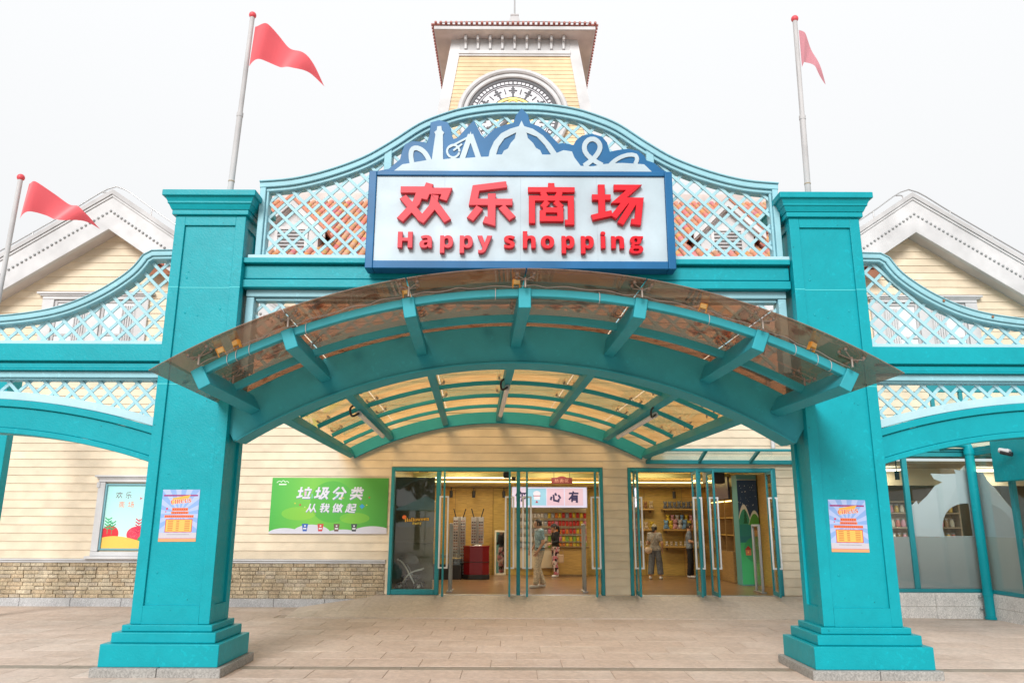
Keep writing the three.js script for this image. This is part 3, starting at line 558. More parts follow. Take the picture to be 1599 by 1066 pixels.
function lattice(parent, pts, z, mat, pitch = 0.27, w = 0.047, t = 0.022) {
  const hit = (d) => {   // intervals of the line along direction d through each offset
    const out = [], n = [-d[1], d[0]], c = pts.map((p) => p[0] * n[0] + p[1] * n[1]), step = pitch / Math.SQRT2;
    for (let k = Math.ceil(Math.min(...c) / step); k * step < Math.max(...c); k++) {
      const o = k * step + 0.011, u = [];
      for (let i = 0; i < pts.length; i++) { const j = (i + 1) % pts.length; if ((c[i] > o) !== (c[j] > o)) { const f = (o - c[i]) / (c[j] - c[i]); u.push((pts[i][0] + f * (pts[j][0] - pts[i][0])) * d[0] + (pts[i][1] + f * (pts[j][1] - pts[i][1])) * d[1]); } }
      u.sort((a, b) => a - b);
      for (let i = 0; i + 1 < u.length; i += 2) if (u[i + 1] - u[i] > 0.06) out.push([o * n[0] + d[0] * (u[i] + u[i + 1]) / 2, o * n[1] + d[1] * (u[i] + u[i + 1]) / 2, u[i + 1] - u[i]]);
    }
    return out;
  };
  const r = Math.SQRT1_2;
  for (const [d, dz, a] of [[[r, -r], 0, -Math.PI / 4], [[r, r], -t - 0.001, Math.PI / 4]])
    for (const [x, y, L] of hit(d)) mesh('slat', new RoundedBoxGeometry(L + 0.03, w, t, 1, 0.003).rotateZ(a).translate(x, y, z + dz), mat, parent);
}
// the crest over the middle: S-curved top rail, posts, lattice
{
  const GC = 0.1, t = thing('lattice_crest', 'pale blue lattice crest with a bell-shaped top rail behind the shop sign', 'lattice', [GC, 5.9, -0.5]);
  const half = [[0, 8.40], [0.4, 8.39], [0.85, 8.32], [1.2, 8.21], [1.57, 8.04], [2.0, 7.73], [2.43, 7.46], [2.97, 7.24], [3.5, 7.10], [4.01, 7.05]];
  const top = smooth([...half.slice(1).reverse().map(([x, y]) => [GC - x, y]), ...half.map(([x, y]) => [GC + x, y])], 72);
  mesh('top_rail', [ribbon(top, -0.085, 0, -0.62, -0.36), ribbon(top, -0.14, -0.087, -0.585, -0.40), ribbon(top, 0.002, 0.025, -0.65, -0.33)], M.sky, t);
  for (const x of [-4.0, 4.0]) mesh('end_post', [rb(GC + x - (x < 0 ? 0 : 0.09), GC + x + (x < 0 ? 0.09 : 0), 5.87, 7.04, -0.61, -0.37), rb(GC + x - (x < 0 ? -0.092 : 0.13), GC + x + (x < 0 ? 0.13 : -0.092), 5.87, 6.93, -0.58, -0.41)], M.sky, t);
  for (const x of [-2.05, 2.05]) mesh('post', rb(GC + x - 0.06, GC + x + 0.06, 5.87, 7.64, -0.60, -0.385), M.sky, t);
  mesh('bottom_rail', rb(GC - 4.09, GC + 4.09, 5.80, 5.868, -0.64, -0.34), M.skyPale, t);
  lattice(t, [...offset(top, -0.12), [GC + 3.9, 5.86], [GC - 3.9, 5.86]], -0.47, M.slat);
}
{ // beam between the pillars
  single('gate_beam', 'turquoise moulded beam spanning between the two gate pillars under the crest', 'beam', [
    rb(GC - 4.10, GC + 4.10, 5.715, 5.798, -0.86, -0.28), rb(GC - 4.10, GC + 4.10, 5.49, 5.695, -0.82, -0.36), span(GC - 4.10, GC + 4.10, 5.695, 5.715, -0.78, -0.40), span(GC - 4.10, GC + 4.10, 5.47, 5.49, -0.78, -0.40), rb(GC - 4.10, GC + 4.10, 5.345, 5.47, -0.84, -0.32)], M.teal);
  const t = thing('spandrel_lattice', 'pale blue lattice panel between the beam and the canopy glass', 'lattice', [GC, 4.5, -0.58]);
  const low = arc(GC, -3.21, 8.22, -0.485, 0.485, 30);
  mesh('frame', [rb(GC - 4.06, GC + 4.06, 5.235, 5.342, -0.72, -0.44), rb(GC - 4.06, GC - 3.94, 4.1, 5.234, -0.70, -0.46), rb(GC + 3.94, GC + 4.06, 4.1, 5.234, -0.70, -0.46), ribbon(low, -0.06, 0.06, -0.69, -0.46), rb(GC - 3.93, GC + 3.93, 5.185, 5.233, -0.66, -0.50)], M.sky, t);
  lattice(t, [[GC - 3.95, 5.19], [GC + 3.95, 5.19], ...low.slice().reverse()], -0.57, M.slat);
}
// side wings: concave lattice, beam, small lattice, segmental arch
for (const s of [-1, 1]) {
  const side = s < 0 ? 'left' : 'right', c = GC + s * 7.95, px = GC + s * 5.13, o = GC + s * 10.75;
  const X = (x) => (s < 0 ? [Math.min(px, x), Math.max(px, x)] : [Math.min(px, x), Math.max(px, x)]);
  const [x0, x1] = X(o);
  const half = [[2.82, 5.96], [2.4, 5.95], [2.28, 5.88], [2.1, 5.63], [1.72, 5.34], [1.24, 5.10], [0.72, 4.97], [0, 4.90]];
  const top = [...half.slice(0, 2), ...smooth([...half.slice(2), ...half.slice(2, -1).reverse().map(([a, b]) => [-a, b])], 50), ...half.slice(0, 2).reverse().map(([a, b]) => [-a, b])].map(([a, b]) => [c - a, b]);
  const w = thing('wing_lattice', s < 0 ? 'pale blue concave lattice wing left of the gateway, beneath the small pennant' : 'pale blue concave lattice wing with rusty rail joints, right of the gateway', 'lattice', [c, 4.6, PZ]);
  mesh('top_rail', [ribbon(top, -0.075, 0, -0.72, -0.44), ribbon(top, -0.12, -0.077, -0.69, -0.47), ribbon(top, 0.002, 0.02, -0.74, -0.42)], M.sky, w);
  mesh('bottom_rail', rb(x0, x1, 4.48, 4.54, -0.74, -0.42), M.skyPale, w);
  lattice(w, [...offset(top, -0.1), [x1, 4.53], [x0, 4.53]], -0.57, M.slat);
  if (s > 0) for (const i of [14, 21, 30]) { const q = top[i]; mesh('rust_patch', ball(0.02, q[0], q[1] - 0.03, -0.44, 8).scale(1, 1, 0.98), std([0.32, 0.16, 0.09], { roughness: 0.9 }), w); }
  single('wing_beam', s < 0 ? 'turquoise moulded beam under the left lattice wing' : 'turquoise moulded beam under the right lattice wing', 'beam',
    [rb(x0, x1, 4.22, 4.478, -0.84, -0.34), span(x0, x1, 4.195, 4.22, -0.80, -0.42), rb(x0, x1, 4.115, 4.195, -0.80, -0.39), rb(x0, x1, 4.085, 4.115, -0.82, -0.37)], M.teal);
  const rim = arc(c, -5.91, 9.64, -0.305, 0.305, 40), mid = arc(c, -5.91, 9.3, -0.325, 0.325, 40);
  const a = thing('wing_arch', s < 0 ? 'turquoise segmental arch with a pale lattice strip, left of the gateway' : 'turquoise segmental arch with a pale lattice strip, before the glass shop', 'arch', [c, 3, PZ]);
  mesh('rim', [ribbon(rim, -0.055, 0.065, -0.76, -0.40)], M.skyPale, a);
  mesh('arch_band', [ribbon(mid, 0.18, 0.28, -0.80, -0.36), ribbon(mid, -0.12, 0.178, -0.76, -0.40), ribbon(mid, -0.2, -0.122, -0.79, -0.375)], M.teal, a);
  mesh('top_rail', [rb(x0, x1, 3.99, 4.083, -0.74, -0.44), rb(x0, x1, 3.965, 3.99, -0.70, -0.48)], M.sky, a);
  lattice(a, [[x0, 3.97], ...rim.filter(([x]) => x > x0 && x < x1), [x1, 3.97]], -0.57, M.slat);
}

// ---------------------------------------------------------------- the canopy
{
  const cy = -3.21, XC = (z) => 0.065 + 0.048 * z, shear = (g) => { const p = g.attributes.position; for (let i = 0; i < p.count; i++) p.setX(i, p.getX(i) + XC(p.getZ(i))); return g; };
  const t = thing('entrance_canopy', 'barrel canopy of bronze glass on turquoise steel ribs over the entrance', 'canopy', [0, 3, -3]);
  const A0 = Math.asin(3.97 / 7.44);
  const arch = mesh('main_arch', [shear(ribbon(arc(0, cy, 7.72, -A0 - 0.005, A0 + 0.005, 48), -0.28, 0.26, -0.72, -0.34, 0.01)), shear(ribbon(arc(0, cy, 7.43, -A0, A0, 48), -0.02, 0.008, -0.76, -0.30, 0.005))], M.tealDark, t);
  const BX = [-3.78, -2.78, -1.38, 0, 1.38, 2.78, 3.78], Y = (x, r) => cy + Math.sqrt(r * r - x * x), rafters = [];
  for (const x of BX) {
    const yb = Y(x, 7.77), n = V(x, yb - cy, 0).normalize();
    // front bracket, rear rafter
    const f = bar(V(x, yb, -0.33), V(x, yb, 1.80), 0.15, 0.25, n); mesh('bracket', shear(f), M.tealDark, t);
    const e = x * 0.955, ye = Y(e, 7.70), q = bar(V(e, ye, -0.73), V(e, ye, -8.2), 0.13, 0.22, n); rafters.push(mesh('rafter', shear(q), M.tealDark, t));
  }
  const aF = Math.asin(3.78 / 7.8);
  const arcBar = (r0, r1, a, z0, z1) => shear(ribbon(arc(0, cy, (r0 + r1) / 2, -a, a, 40), -(r1 - r0) / 2, (r1 - r0) / 2, z0, z1, 0.008));
  mesh('purlin', arcBar(7.80, 7.895, aF, 1.66, 1.76), M.tealDark, t);
  mesh('purlin', arcBar(7.79, 7.885, aF, 0.55, 0.64), M.tealDark, t);
  for (const z of [-2.4, -3.9, -5.4, -6.9]) mesh('purlin', arcBar(7.74, 7.815, 0.475, z - 0.04, z + 0.04), M.tealDark, t);
  mesh('end_arch', arcBar(7.55, 7.83, 0.485, -8.36, -8.22), M.tealDark, t);
  // glass panes between the ribs
  const ax = [-0.560, -0.357, -0.175, 0, 0.175, 0.357, 0.560], zs = [2.1, 0.6, -0.78, -2.0, -3.15, -4.65, -6.15, -7.5, -8.36];
  for (let i = 0; i < 6; i++) for (let k = 0; k < 8; k++) {
    const shr = k > 1 ? 0.93 : 1, g = shear(ribbon(arc(0, cy, 8.03, ax[i] * shr + 0.001, ax[i + 1] * shr - 0.001, 10), 0, 0.012, zs[k + 1] + 0.007, zs[k] - 0.007, 0.002));
    mesh('glass_pane', g, k < 2 ? M.bronzeDirty : M.bronze, t);
  }
  // spider fittings where the panes meet the ribs
  const spiders = [];
  for (let i = 0; i < 7; i++) for (const z of [1.9, 0.6, -0.78, -2.0, -3.15, -4.65, -6.15]) {
    const x = BX[i] * (z < 0.05 ? 0.955 : 1), y = Y(x, 7.99), g = [cyl(0.014, 0.014, 0.12, x, y - 0.06, z, 8)];
    for (const [a, b] of [[1, 1], [1, -1], [-1, 1], [-1, -1]]) { g.push(rod(V(x, y - 0.03, z), V(x + a * 0.1, Y(x + a * 0.1, 7.99), z + b * 0.08), 0.007, 6)); g.push(cyl(0.02, 0.02, 0.03, x + a * 0.1, Y(x + a * 0.1, 8.012), z + b * 0.08, 8)); }
    mesh('spider_fitting', shear(join(g)), M.fitting, t);
  }
  // cable along the front purlin
  const wire = []; for (let i = 0; i <= 60; i++) { const a = -aF + 2 * aF * i / 60; wire.push(V(7.93 * Math.sin(a), cy + 7.93 * Math.cos(a) + 0.012 * Math.sin(i * 1.9) + 0.01, 1.72 + 0.012 * Math.sin(i * 2.7))); }
  mesh('cable', shear(tube(wire, 0.005, 180, 5)), M.whiteDull, t);
  const ties = []; for (const x of [-3.5, -3.4, -3.25, -2.6, -0.35, 0.9, 2.2, 3.2, 3.45, 3.6]) { const y = Y(x, 7.85); ties.push(shear(new THREE.TorusGeometry(0.066, 0.005, 5, 14).rotateY(Math.PI / 2).translate(x, y, 1.71))); }
  mesh('cable_tie', ties, M.white, t);
  const lamp = (x, turn, label) => {
    const o = thing('floodlight', label, 'floodlight', [0, 0, 0], 'small amber floodlights on the canopy edge');
    mesh('housing', [rb(-0.055, 0.055, 0.02, 0.10, -0.035, 0.035, 0.015, 2), bx(0.012, 0.05, 0.05, -0.05, 0.0, 0), bx(0.012, 0.05, 0.05, 0.05, 0.0, 0)], M.amber, o);
    mesh('lens', rb(-0.042, 0.042, 0.03, 0.09, 0.036, 0.042, 0.002), std([0.82, 0.62, 0.25], { roughness: 0.2 }), o);
    o.position.set(x + XC(1.72), Y(x, 7.92) + 0.02, 1.72); o.rotation.set(0.2, turn, -x * 0.12); o.scale.setScalar(0.85); base.set(o, [x, 0, 0]);
    return o;
  };
  [[-3.58, 0.5, 'leftmost amber floodlight, first of the pair on the canopy edge before the left pillar'], [-3.4, -0.4, 'second amber floodlight of the pair on the canopy edge before the left pillar'], [-1.42, 0.3, 'amber floodlight on the canopy edge by the rib left of the middle'],
    [-0.1, 0.2, 'amber floodlight on the crown of the canopy edge under the sign'], [2.14, -0.3, 'amber floodlight on the canopy edge between the two ribs right of the middle'], [3.4, 0.4, 'amber floodlight near the right end of the canopy edge']].forEach((a) => lamp(...a));
  // tube lights below three rafters
  [[-2.78, 'white tube light under the left canopy rafter'], [0, 'white tube light under the middle canopy rafter'], [2.78, 'white tube light under the right canopy rafter']].forEach(([x, label]) => {
    const e = x * 0.955, y = Y(e, 7.53), n = V(e, y - cy, 0).normalize(), z0 = -3.1, z1 = -6.6;
    const o = thing('tube_light', label, 'tube light', [e + XC(-4.8), y, -4.8], 'tube lights under the canopy');
    mesh('tube', shear(rod(V(e, y, z0), V(e, y, z1), 0.045, 14)), std([0.83, 0.8, 0.84], { roughness: 0.3 }), o);
    mesh('end_cap', shear(rod(V(e, y, z0 + 0.08), V(e, y, z0), 0.05, 12)), M.white, o); mesh('end_cap', shear(rod(V(e, y, z1), V(e, y, z1 - 0.08), 0.05, 12)), M.white, o); for (const z of [z0 - 0.4, z1 + 0.4]) mesh('clip', shear(rod(V(e, y, z), V(e + n.x * 0.08, y + n.y * 0.08, z), 0.012, 6)), M.white, o);
    mesh('cable', shear(tube([V(e, y, z0 + 0.08), V(e - 0.1, y - 0.06, z0 + 0.2), V(e - 0.12, y + 0.06, z0 + 0.3), V(e - 0.03, y + 0.14, z0 + 0.3)], 0.02, 16, 6)), M.black, o);
  });
}

// ---------------------------------------------------------------- the sign
{
  const t = thing('shop_sign', 'white and blue sign board reading Happy shopping in red letters, with skyline silhouette', 'sign', [0.12, 5.56, -0.2]);
  const x0 = -2.16, x1 = 2.40, y0 = 5.555, y1 = 7.10;
  mesh('back_board', [rb(x0 + 0.02, x1 - 0.02, y0 + 0.02, y1 - 0.02, -0.30, -0.10)], M.blue, t);
  mesh('frame', [rb(x0, x0 + 0.115, y0, y1, -0.31, -0.04), rb(x1 - 0.115, x1, y0, y1, -0.31, -0.04), rb(x0 + 0.116, x1 - 0.116, y0, y0 + 0.12, -0.31, -0.04), rb(x0 + 0.116, x1 - 0.116, y1 - 0.075, y1, -0.31, -0.04)], M.blue, t);
  const seams = [-1.02, 0.12, 1.26]; let px = x0 + 0.117;
  mesh('panel', [...seams, x1 - 0.117].map((x) => { const g = span(px + 0.0007, x - 0.0007, y0 + 0.121, y1 - 0.076, -0.12, -0.075); px = x; return g; }), M.signPale, t);
  const map = (x, y) => [0.12 + (x - 790) / 320, 7.102 + (402 - y) / 290];
  const outline = (g) => {
    const p = '62,404 112,394 150,386 204,340 212,300 226,266 262,252 315,256 332,262 344,215 346,160 388,148 432,160 448,190 452,220 460,240 480,236 560,148 600,225 614,236 660,190 715,170 755,162 766,125 796,88 828,122 838,162 880,176 930,215 976,262 1000,258 1050,268 1062,245 1092,222 1140,212 1190,226 1214,255 1226,300 1262,292 1318,285 1368,296 1396,320 1402,340 1440,352 1480,386 1518,404';
    g.beginPath(); p.split(' ').forEach((q, i) => { const [a, b] = q.split(',').map(Number); i ? g.lineTo(a, b) : g.moveTo(a, b); }); g.closePath(); g.fill();
  };
  const cr = mesh('crest', trace(1600, 420, outline, map, 0.8).map((s) => extrude(s, -0.27, -0.10, 0.006)), M.blue, t);
  const ink = (g) => {
    g.lineCap = 'butt'; g.lineJoin = 'round';
    const P = (s, fill) => { g.beginPath(); s.split(' ').forEach((q, i) => { const [a, b] = q.split(',').map(Number); i ? g.lineTo(a, b) : g.moveTo(a, b); }); if (fill) { g.closePath(); g.fill(); } else g.stroke(); };
    P('175,399 218,366 255,361 300,352 360,343 415,342 446,338 520,336 600,330 640,328 940,320 1000,296 1042,302 1052,330 1082,371 1140,373 1200,361 1280,356 1390,362 1428,399', true);
    g.lineWidth = 24; g.beginPath(); g.moveTo(264, 364); g.bezierCurveTo(246, 300, 262, 285, 285, 288); g.bezierCurveTo(315, 295, 335, 320, 348, 352); g.stroke();
    P('358,350 372,222 366,210 378,202 380,182 402,180 404,202 416,212 410,224 414,350', true);
    g.lineWidth = 11; g.beginPath(); g.arc(462, 303, 30, 0.2, 6.4); g.stroke(); g.lineWidth = 10; P('462,300 505,268'); P('440,285 540,232');
    g.lineWidth = 27; P('506,340 545,222'); P('545,222 588,340');
    P('545,205 533,250 557,250', true);
    P('634,332 640,300 660,255 695,215 740,192 782,180 795,152 808,180 850,192 900,225 940,270 968,312 940,322', true);
    g.lineWidth = 24; g.beginPath(); g.moveTo(1188, 368); g.bezierCurveTo(1110, 330, 1095, 300, 1104, 270); g.bezierCurveTo(1118, 232, 1165, 232, 1178, 270); g.bezierCurveTo(1184, 300, 1150, 340, 1098, 372); g.stroke();
    g.lineWidth = 20; g.beginPath(); g.moveTo(1225, 366); g.bezierCurveTo(1270, 320, 1330, 308, 1352, 322); g.bezierCurveTo(1362, 335, 1355, 350, 1346, 362); g.stroke();
    g.globalCompositeOperation = 'source-over'; g.fillStyle = '#fff';
    P('672,318 684,280 712,240 768,212 762,240 742,262 728,290 708,300 700,318', true); P('820,212 870,232 908,272 938,318 896,318 886,296 866,286 852,262 826,238', true);
    g.fillStyle = '#000';
  };
  mesh('skyline', trace(1600, 420, ink, map, 0.7).map((s) => extrude(s, -0.11, -0.082, 0.004)), M.signPale, cr);
  // red characters and letters, standing off the board
  const chars = [['huan', -1.69], ['le', -0.70], ['shang', 0.21], ['chang', 1.17]];
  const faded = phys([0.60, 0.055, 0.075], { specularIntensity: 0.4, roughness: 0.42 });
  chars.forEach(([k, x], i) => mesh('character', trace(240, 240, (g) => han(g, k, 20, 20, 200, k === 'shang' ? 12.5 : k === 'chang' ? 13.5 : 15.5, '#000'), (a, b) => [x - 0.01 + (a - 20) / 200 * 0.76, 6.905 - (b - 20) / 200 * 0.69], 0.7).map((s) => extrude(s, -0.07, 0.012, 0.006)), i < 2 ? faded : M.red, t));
  const font = await new FontLoader().loadAsync('fonts/droid/droid_sans_bold.typeface.json');
  const word = 'Happy shopping', adv = [0, 0.345, 0.64, 0.935, 1.23, 1.50, 1.61, 1.88, 2.16, 2.46, 2.75, 3.05, 3.205, 3.50];
  [...word].forEach((ch, i) => {
    if (ch === ' ') return;
    const g = new TextGeometry(ch, { font, size: 0.242, depth: 0.068, curveSegments: 6, bevelEnabled: true, bevelThickness: 0.005, bevelSize: 0.005, bevelSegments: 1 });
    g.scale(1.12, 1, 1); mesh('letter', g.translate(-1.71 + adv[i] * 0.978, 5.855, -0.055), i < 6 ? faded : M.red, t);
  });
}

// ---------------------------------------------------------------- flags
{
  const pole = (label, x0, y0, x1, y1, z, r) => {
    const t = thing('flagpole', label, 'flagpole', [x0, y0, z], 'flagpoles'), a = V(x0, y0, z), b = V(x1, y1, z), at = (f) => a.clone().lerp(b, f);
    mesh('pole', [rod(at(0), at(0.46), r, 16), rod(at(0.46), at(1), r * 0.82, 16), rod(at(0.455), at(0.475), r * 1.12, 16), rod(at(0.0), at(0.012), r * 1.5, 16)], M.whiteDull, t);
    mesh('clamp', [rod(at(0.055), at(0.062), r * 1.18, 14), rod(at(0.12), at(0.125), r * 1.1, 14)], std([0.35, 0.27, 0.18], { roughness: 0.8 }), t);
    mesh('ball', ball(0.06, x1, y1 + 0.02, z, 18).scale(1, 1, 1), M.redFaded, t);
    return t;
  };
  pole('white flagpole on the left gate pillar carrying the fully spread red pennant', -4.49, 6.79, -4.39, 10.22, PZ - 0.1, 0.046);
  pole('white flagpole on the right gate pillar carrying the limp pink pennant', 4.69, 6.79, 4.74, 10.19, PZ - 0.1, 0.046);
  pole('white flagpole at the left edge behind the lattice wing', -8.28, 0.02, -8.155, 7.46, PZ - 0.55, 0.046);
  // top and bottom edge of a pennant as curves, cloth between them, folds in depth
  const pennant = (label, top, bot, z, mat, fold) => {
    const a = smooth(top, 40), b = smooth(bot, 40), g = new THREE.PlaneGeometry(1, 1, 40, 10), p = g.attributes.position;
    for (let j = 0; j <= 10; j++) for (let i = 0; i <= 40; i++) { const u = j / 10, k = j * 41 + i; p.setXYZ(k, a[i][0] * (1 - u) + b[i][0] * u, a[i][1] * (1 - u) + b[i][1] * u, z + fold * Math.sin(i / 40 * 10.5 + u * 0.9) * Math.min(1, i / 8)); }
    g.computeVertexNormals(); return single('pennant', label, 'flag', g, mat, 'red pennants');
  };
  const Z = PZ - 0.1;
  pennant('fully spread red pennant flying above the left gate pillar', [[-4.33, 10.02], [-4.13, 10.02], [-3.95, 9.9], [-3.75, 9.68], [-3.5, 9.5], [-3.3, 9.3], [-3.14, 8.99]], [[-4.37, 9.27], [-4.2, 9.38], [-3.98, 9.37], [-3.8, 9.27], [-3.6, 9.17], [-3.35, 9.16], [-3.12, 8.97]], Z, M.flag, 0.12);
  pennant('limp pinkish pennant hanging half furled above the right gate pillar', [[4.79, 10.0], [4.88, 9.92], [4.96, 9.72], [5.02, 9.5], [5.09, 9.24], [5.16, 9.01]], [[4.785, 9.3], [4.83, 9.39], [4.9, 9.40], [4.97, 9.32], [5.04, 9.2], [5.165, 8.99]], Z, M.flagPale, 0.035);
  const z0 = PZ - 0.55, k = 1;
  pennant('small red pennant at the left edge in front of the white gable', [[-8.0, 7.37], [-7.85, 7.37], [-7.6, 7.22], [-7.35, 7.05], [-7.1, 6.95], [-6.93, 6.8], [-6.81, 6.64]], [[-8.06, 6.75], [-7.9, 6.86], [-7.72, 6.86], [-7.5, 6.75], [-7.28, 6.68], [-7.0, 6.72], [-6.79, 6.62]], z0, M.flag, 0.12);
}

// ---------------------------------------------------------------- circus posters on the pillars, green banner on the wall
{
  const t = print(512, 700, (x, W, H) => {
    x.fillStyle = '#8fb4ea'; x.fillRect(0, 0, W, H); x.fillStyle = '#b6c9f2';
    for (let i = 0; i < 28; i += 2) { x.beginPath(); x.moveTo(W / 2, 330); x.lineTo(W / 2 + 700 * Math.cos(i * 0.2244), 330 + 700 * Math.sin(i * 0.2244)); x.lineTo(W / 2 + 700 * Math.cos((i + 1) * 0.2244), 330 + 700 * Math.sin((i + 1) * 0.2244)); x.fill(); }
    x.fillStyle = '#7a2f86'; x.fillRect(20, 70, 470, 22); x.fillStyle = '#c94a6a'; for (let i = 0; i < 22; i++) x.fillRect(28 + i * 21, 74, 13, 14);
    x.save(); x.translate(W / 2, 145); x.rotate(-0.08); x.fillStyle = '#f7b84a'; x.beginPath(); x.moveTo(-110, -40); x.lineTo(140, -62); x.lineTo(100, -5); x.lineTo(-125, 55); x.fill();
    x.fillStyle = '#d8433f'; x.strokeStyle = '#fbe3c0'; x.lineWidth = 8; x.font = 'bold 76px serif'; x.textAlign = 'center'; x.strokeText('CIRCUS', 6, 40); x.fillText('CIRCUS', 6, 40); x.restore();
    x.fillStyle = '#f4874f'; x.fillRect(150, 248, 220, 42); x.fillRect(140, 298, 240, 34); x.fillRect(55, 345, 400, 36);
    x.fillStyle = '#c8483a'; for (let i = 0; i < 14; i++) { x.fillRect(160 + (i % 7) * 30, i < 7 ? 258 : 306, 19, 20); } for (let i = 0; i < 15; i++) x.fillRect(66 + i * 26, 354, 17, 18);
    x.fillStyle = '#fbc860'; x.strokeStyle = '#d8433f'; x.lineWidth = 9; x.fillRect(80, 405, 360, 165); x.strokeRect(80, 405, 360, 165);
    x.fillStyle = '#cc7a3c'; for (let r = 0; r < 6; r++) for (let c = 0; c < 3; c++) x.fillRect(110 + c * 115, 420 + r * 24, c === 1 ? 40 : 72, 11);
    x.strokeStyle = '#e09a48'; x.lineWidth = 2; for (let r = 1; r < 6; r++) { x.beginPath(); x.moveTo(86, 414 + r * 24); x.lineTo(434, 414 + r * 24); x.stroke(); }
    x.fillStyle = '#cfcbd2'; x.fillRect(0, 580, W, 90); x.fillStyle = '#8c8a92'; for (let i = 0; i < 18; i++) x.fillRect(110 + i * 17, 600, 11, 9);
    x.fillStyle = '#f0ab72'; x.fillRect(0, 662, W, 38); x.fillStyle = '#cf5e72'; x.fillRect(0, 655, W, 6);
    x.fillStyle = '#d8456a'; x.beginPath(); x.arc(80, 260, 15, 0, 7); x.fill(); x.beginPath(); x.arc(66, 300, 9, 0, 7); x.fill();
  });
  const m = std([0.78, 0.78, 0.8], { map: t, roughness: 0.55 });
  const sheet = (label, cx, cy, tilt) => {
    const g = new THREE.BoxGeometry(0.515, 0.70, 0.003); keepUV(g); const o = mesh('circus_poster', g, m, scene); describe(o, label, 'poster', 'circus posters');
    o.position.set(cx, cy, PZ + 0.35 - 0.035 + 0.004); o.rotation.z = tilt; return o;
  };
  sheet('blue and orange circus poster on the left gate pillar', -4.585, 2.03, 0.006); sheet('blue and orange circus poster on the right gate pillar', 4.645, 1.925, -0.012);
}
{
  const t = print(1024, 512, (x, W, H) => {
    const g = x.createLinearGradient(0, 0, W, 0); g.addColorStop(0, '#4fc04c'); g.addColorStop(0.35, '#86d64e'); g.addColorStop(0.6, '#6fcb48'); g.addColorStop(1, '#47a53c'); x.fillStyle = g; x.fillRect(0, 0, W, H);
    x.fillStyle = 'rgba(84,190,70,0.75)'; x.beginPath(); x.arc(535, 220, 190, 0, 7); x.fill(); x.fillStyle = 'rgba(190,230,60,0.35)'; x.beginPath(); x.ellipse(250, 330, 150, 60, 0, 0, 7); x.fill(); x.beginPath(); x.ellipse(740, 370, 130, 50, 0, 0, 7); x.fill();
    x.fillStyle = '#e9e6f4'; for (const [cx, rx, ry] of [[140, 150, 55], [370, 170, 88], [640, 150, 45], [900, 190, 75], [1010, 120, 40]]) { x.beginPath(); x.ellipse(cx, H + 5, rx, ry, 0, 0, 7); x.fill(); }
    // small white emblem
    x.strokeStyle = '#f4fff0'; x.lineWidth = 6; x.beginPath(); x.moveTo(40, 48); x.quadraticCurveTo(60, 20, 80, 42); x.quadraticCurveTo(95, 12, 112, 42); x.quadraticCurveTo(130, 22, 146, 48); x.stroke(); x.fillStyle = '#f4fff0'; x.fillRect(60, 56, 66, 12);
    const row = (ks, x0, y0, s, w, gap) => ks.forEach((k, i) => { x.save(); x.transform(1, 0, -0.16, 1, 0.16 * (y0 + s / 2), 0); han(x, k, x0 + i * gap + 4, y0 + 6, s, w, '#7f8fae'); han(x, k, x0 + i * gap, y0, s, w, '#f3f0fb'); x.restore(); });
    row(['la', 'ji', 'fen', 'lei'], 225, 78, 124, 13.5, 154); row(['cong', 'wo', 'zuo', 'qi'], 316, 232, 88, 13, 114);
    x.save(); x.globalAlpha = 0.6; x.fillStyle = '#f0a0c8'; x.fillRect(288, 118, 16, 46); x.fillStyle = '#8fdcf0'; x.fillRect(352, 150, 12, 40); x.fillRect(560, 170, 26, 14); x.fillStyle = '#f2d070'; x.fillRect(610, 178, 30, 14); x.restore();
    [['#3a67c4', 285], ['#e04a44', 420], ['#7a5a52', 560], ['#4a4d55', 712]].forEach(([c, bx0]) => { x.fillStyle = c; x.beginPath(); x.moveTo(bx0, 422); x.lineTo(bx0 + 54, 422); x.lineTo(bx0 + 44, 490); x.lineTo(bx0 + 10, 490); x.fill(); x.fillStyle = '#f2f2f6'; x.fillRect(bx0 + 20, 434, 14, 14); x.fillRect(bx0 + 13, 458, 28, 14); });
    const dia = (cx, cy, r, c) => { x.fillStyle = c; x.beginPath(); x.moveTo(cx - r, cy); x.lineTo(cx, cy - r); x.lineTo(cx + r, cy); x.lineTo(cx, cy + r); x.fill(); };
    dia(800, 262, 24, '#3aa7e0'); dia(860, 180, 9, '#c8503a'); dia(258, 250, 11, '#c8503a'); dia(212, 236, 8, '#e8d840'); dia(300, 270, 7, '#d8e890'); dia(840, 250, 7, '#e8e870');
  });
  single('wall_banner', 'green recycling banner with white Chinese lettering on the cream wall', 'banner', [keepUV(new THREE.BoxGeometry(2.84, 1.325, 0.02).translate(-4.42, 2.335, WZ + 0.045))], std([0.74, 0.76, 0.76], { map: t, roughness: 0.45 }));
}

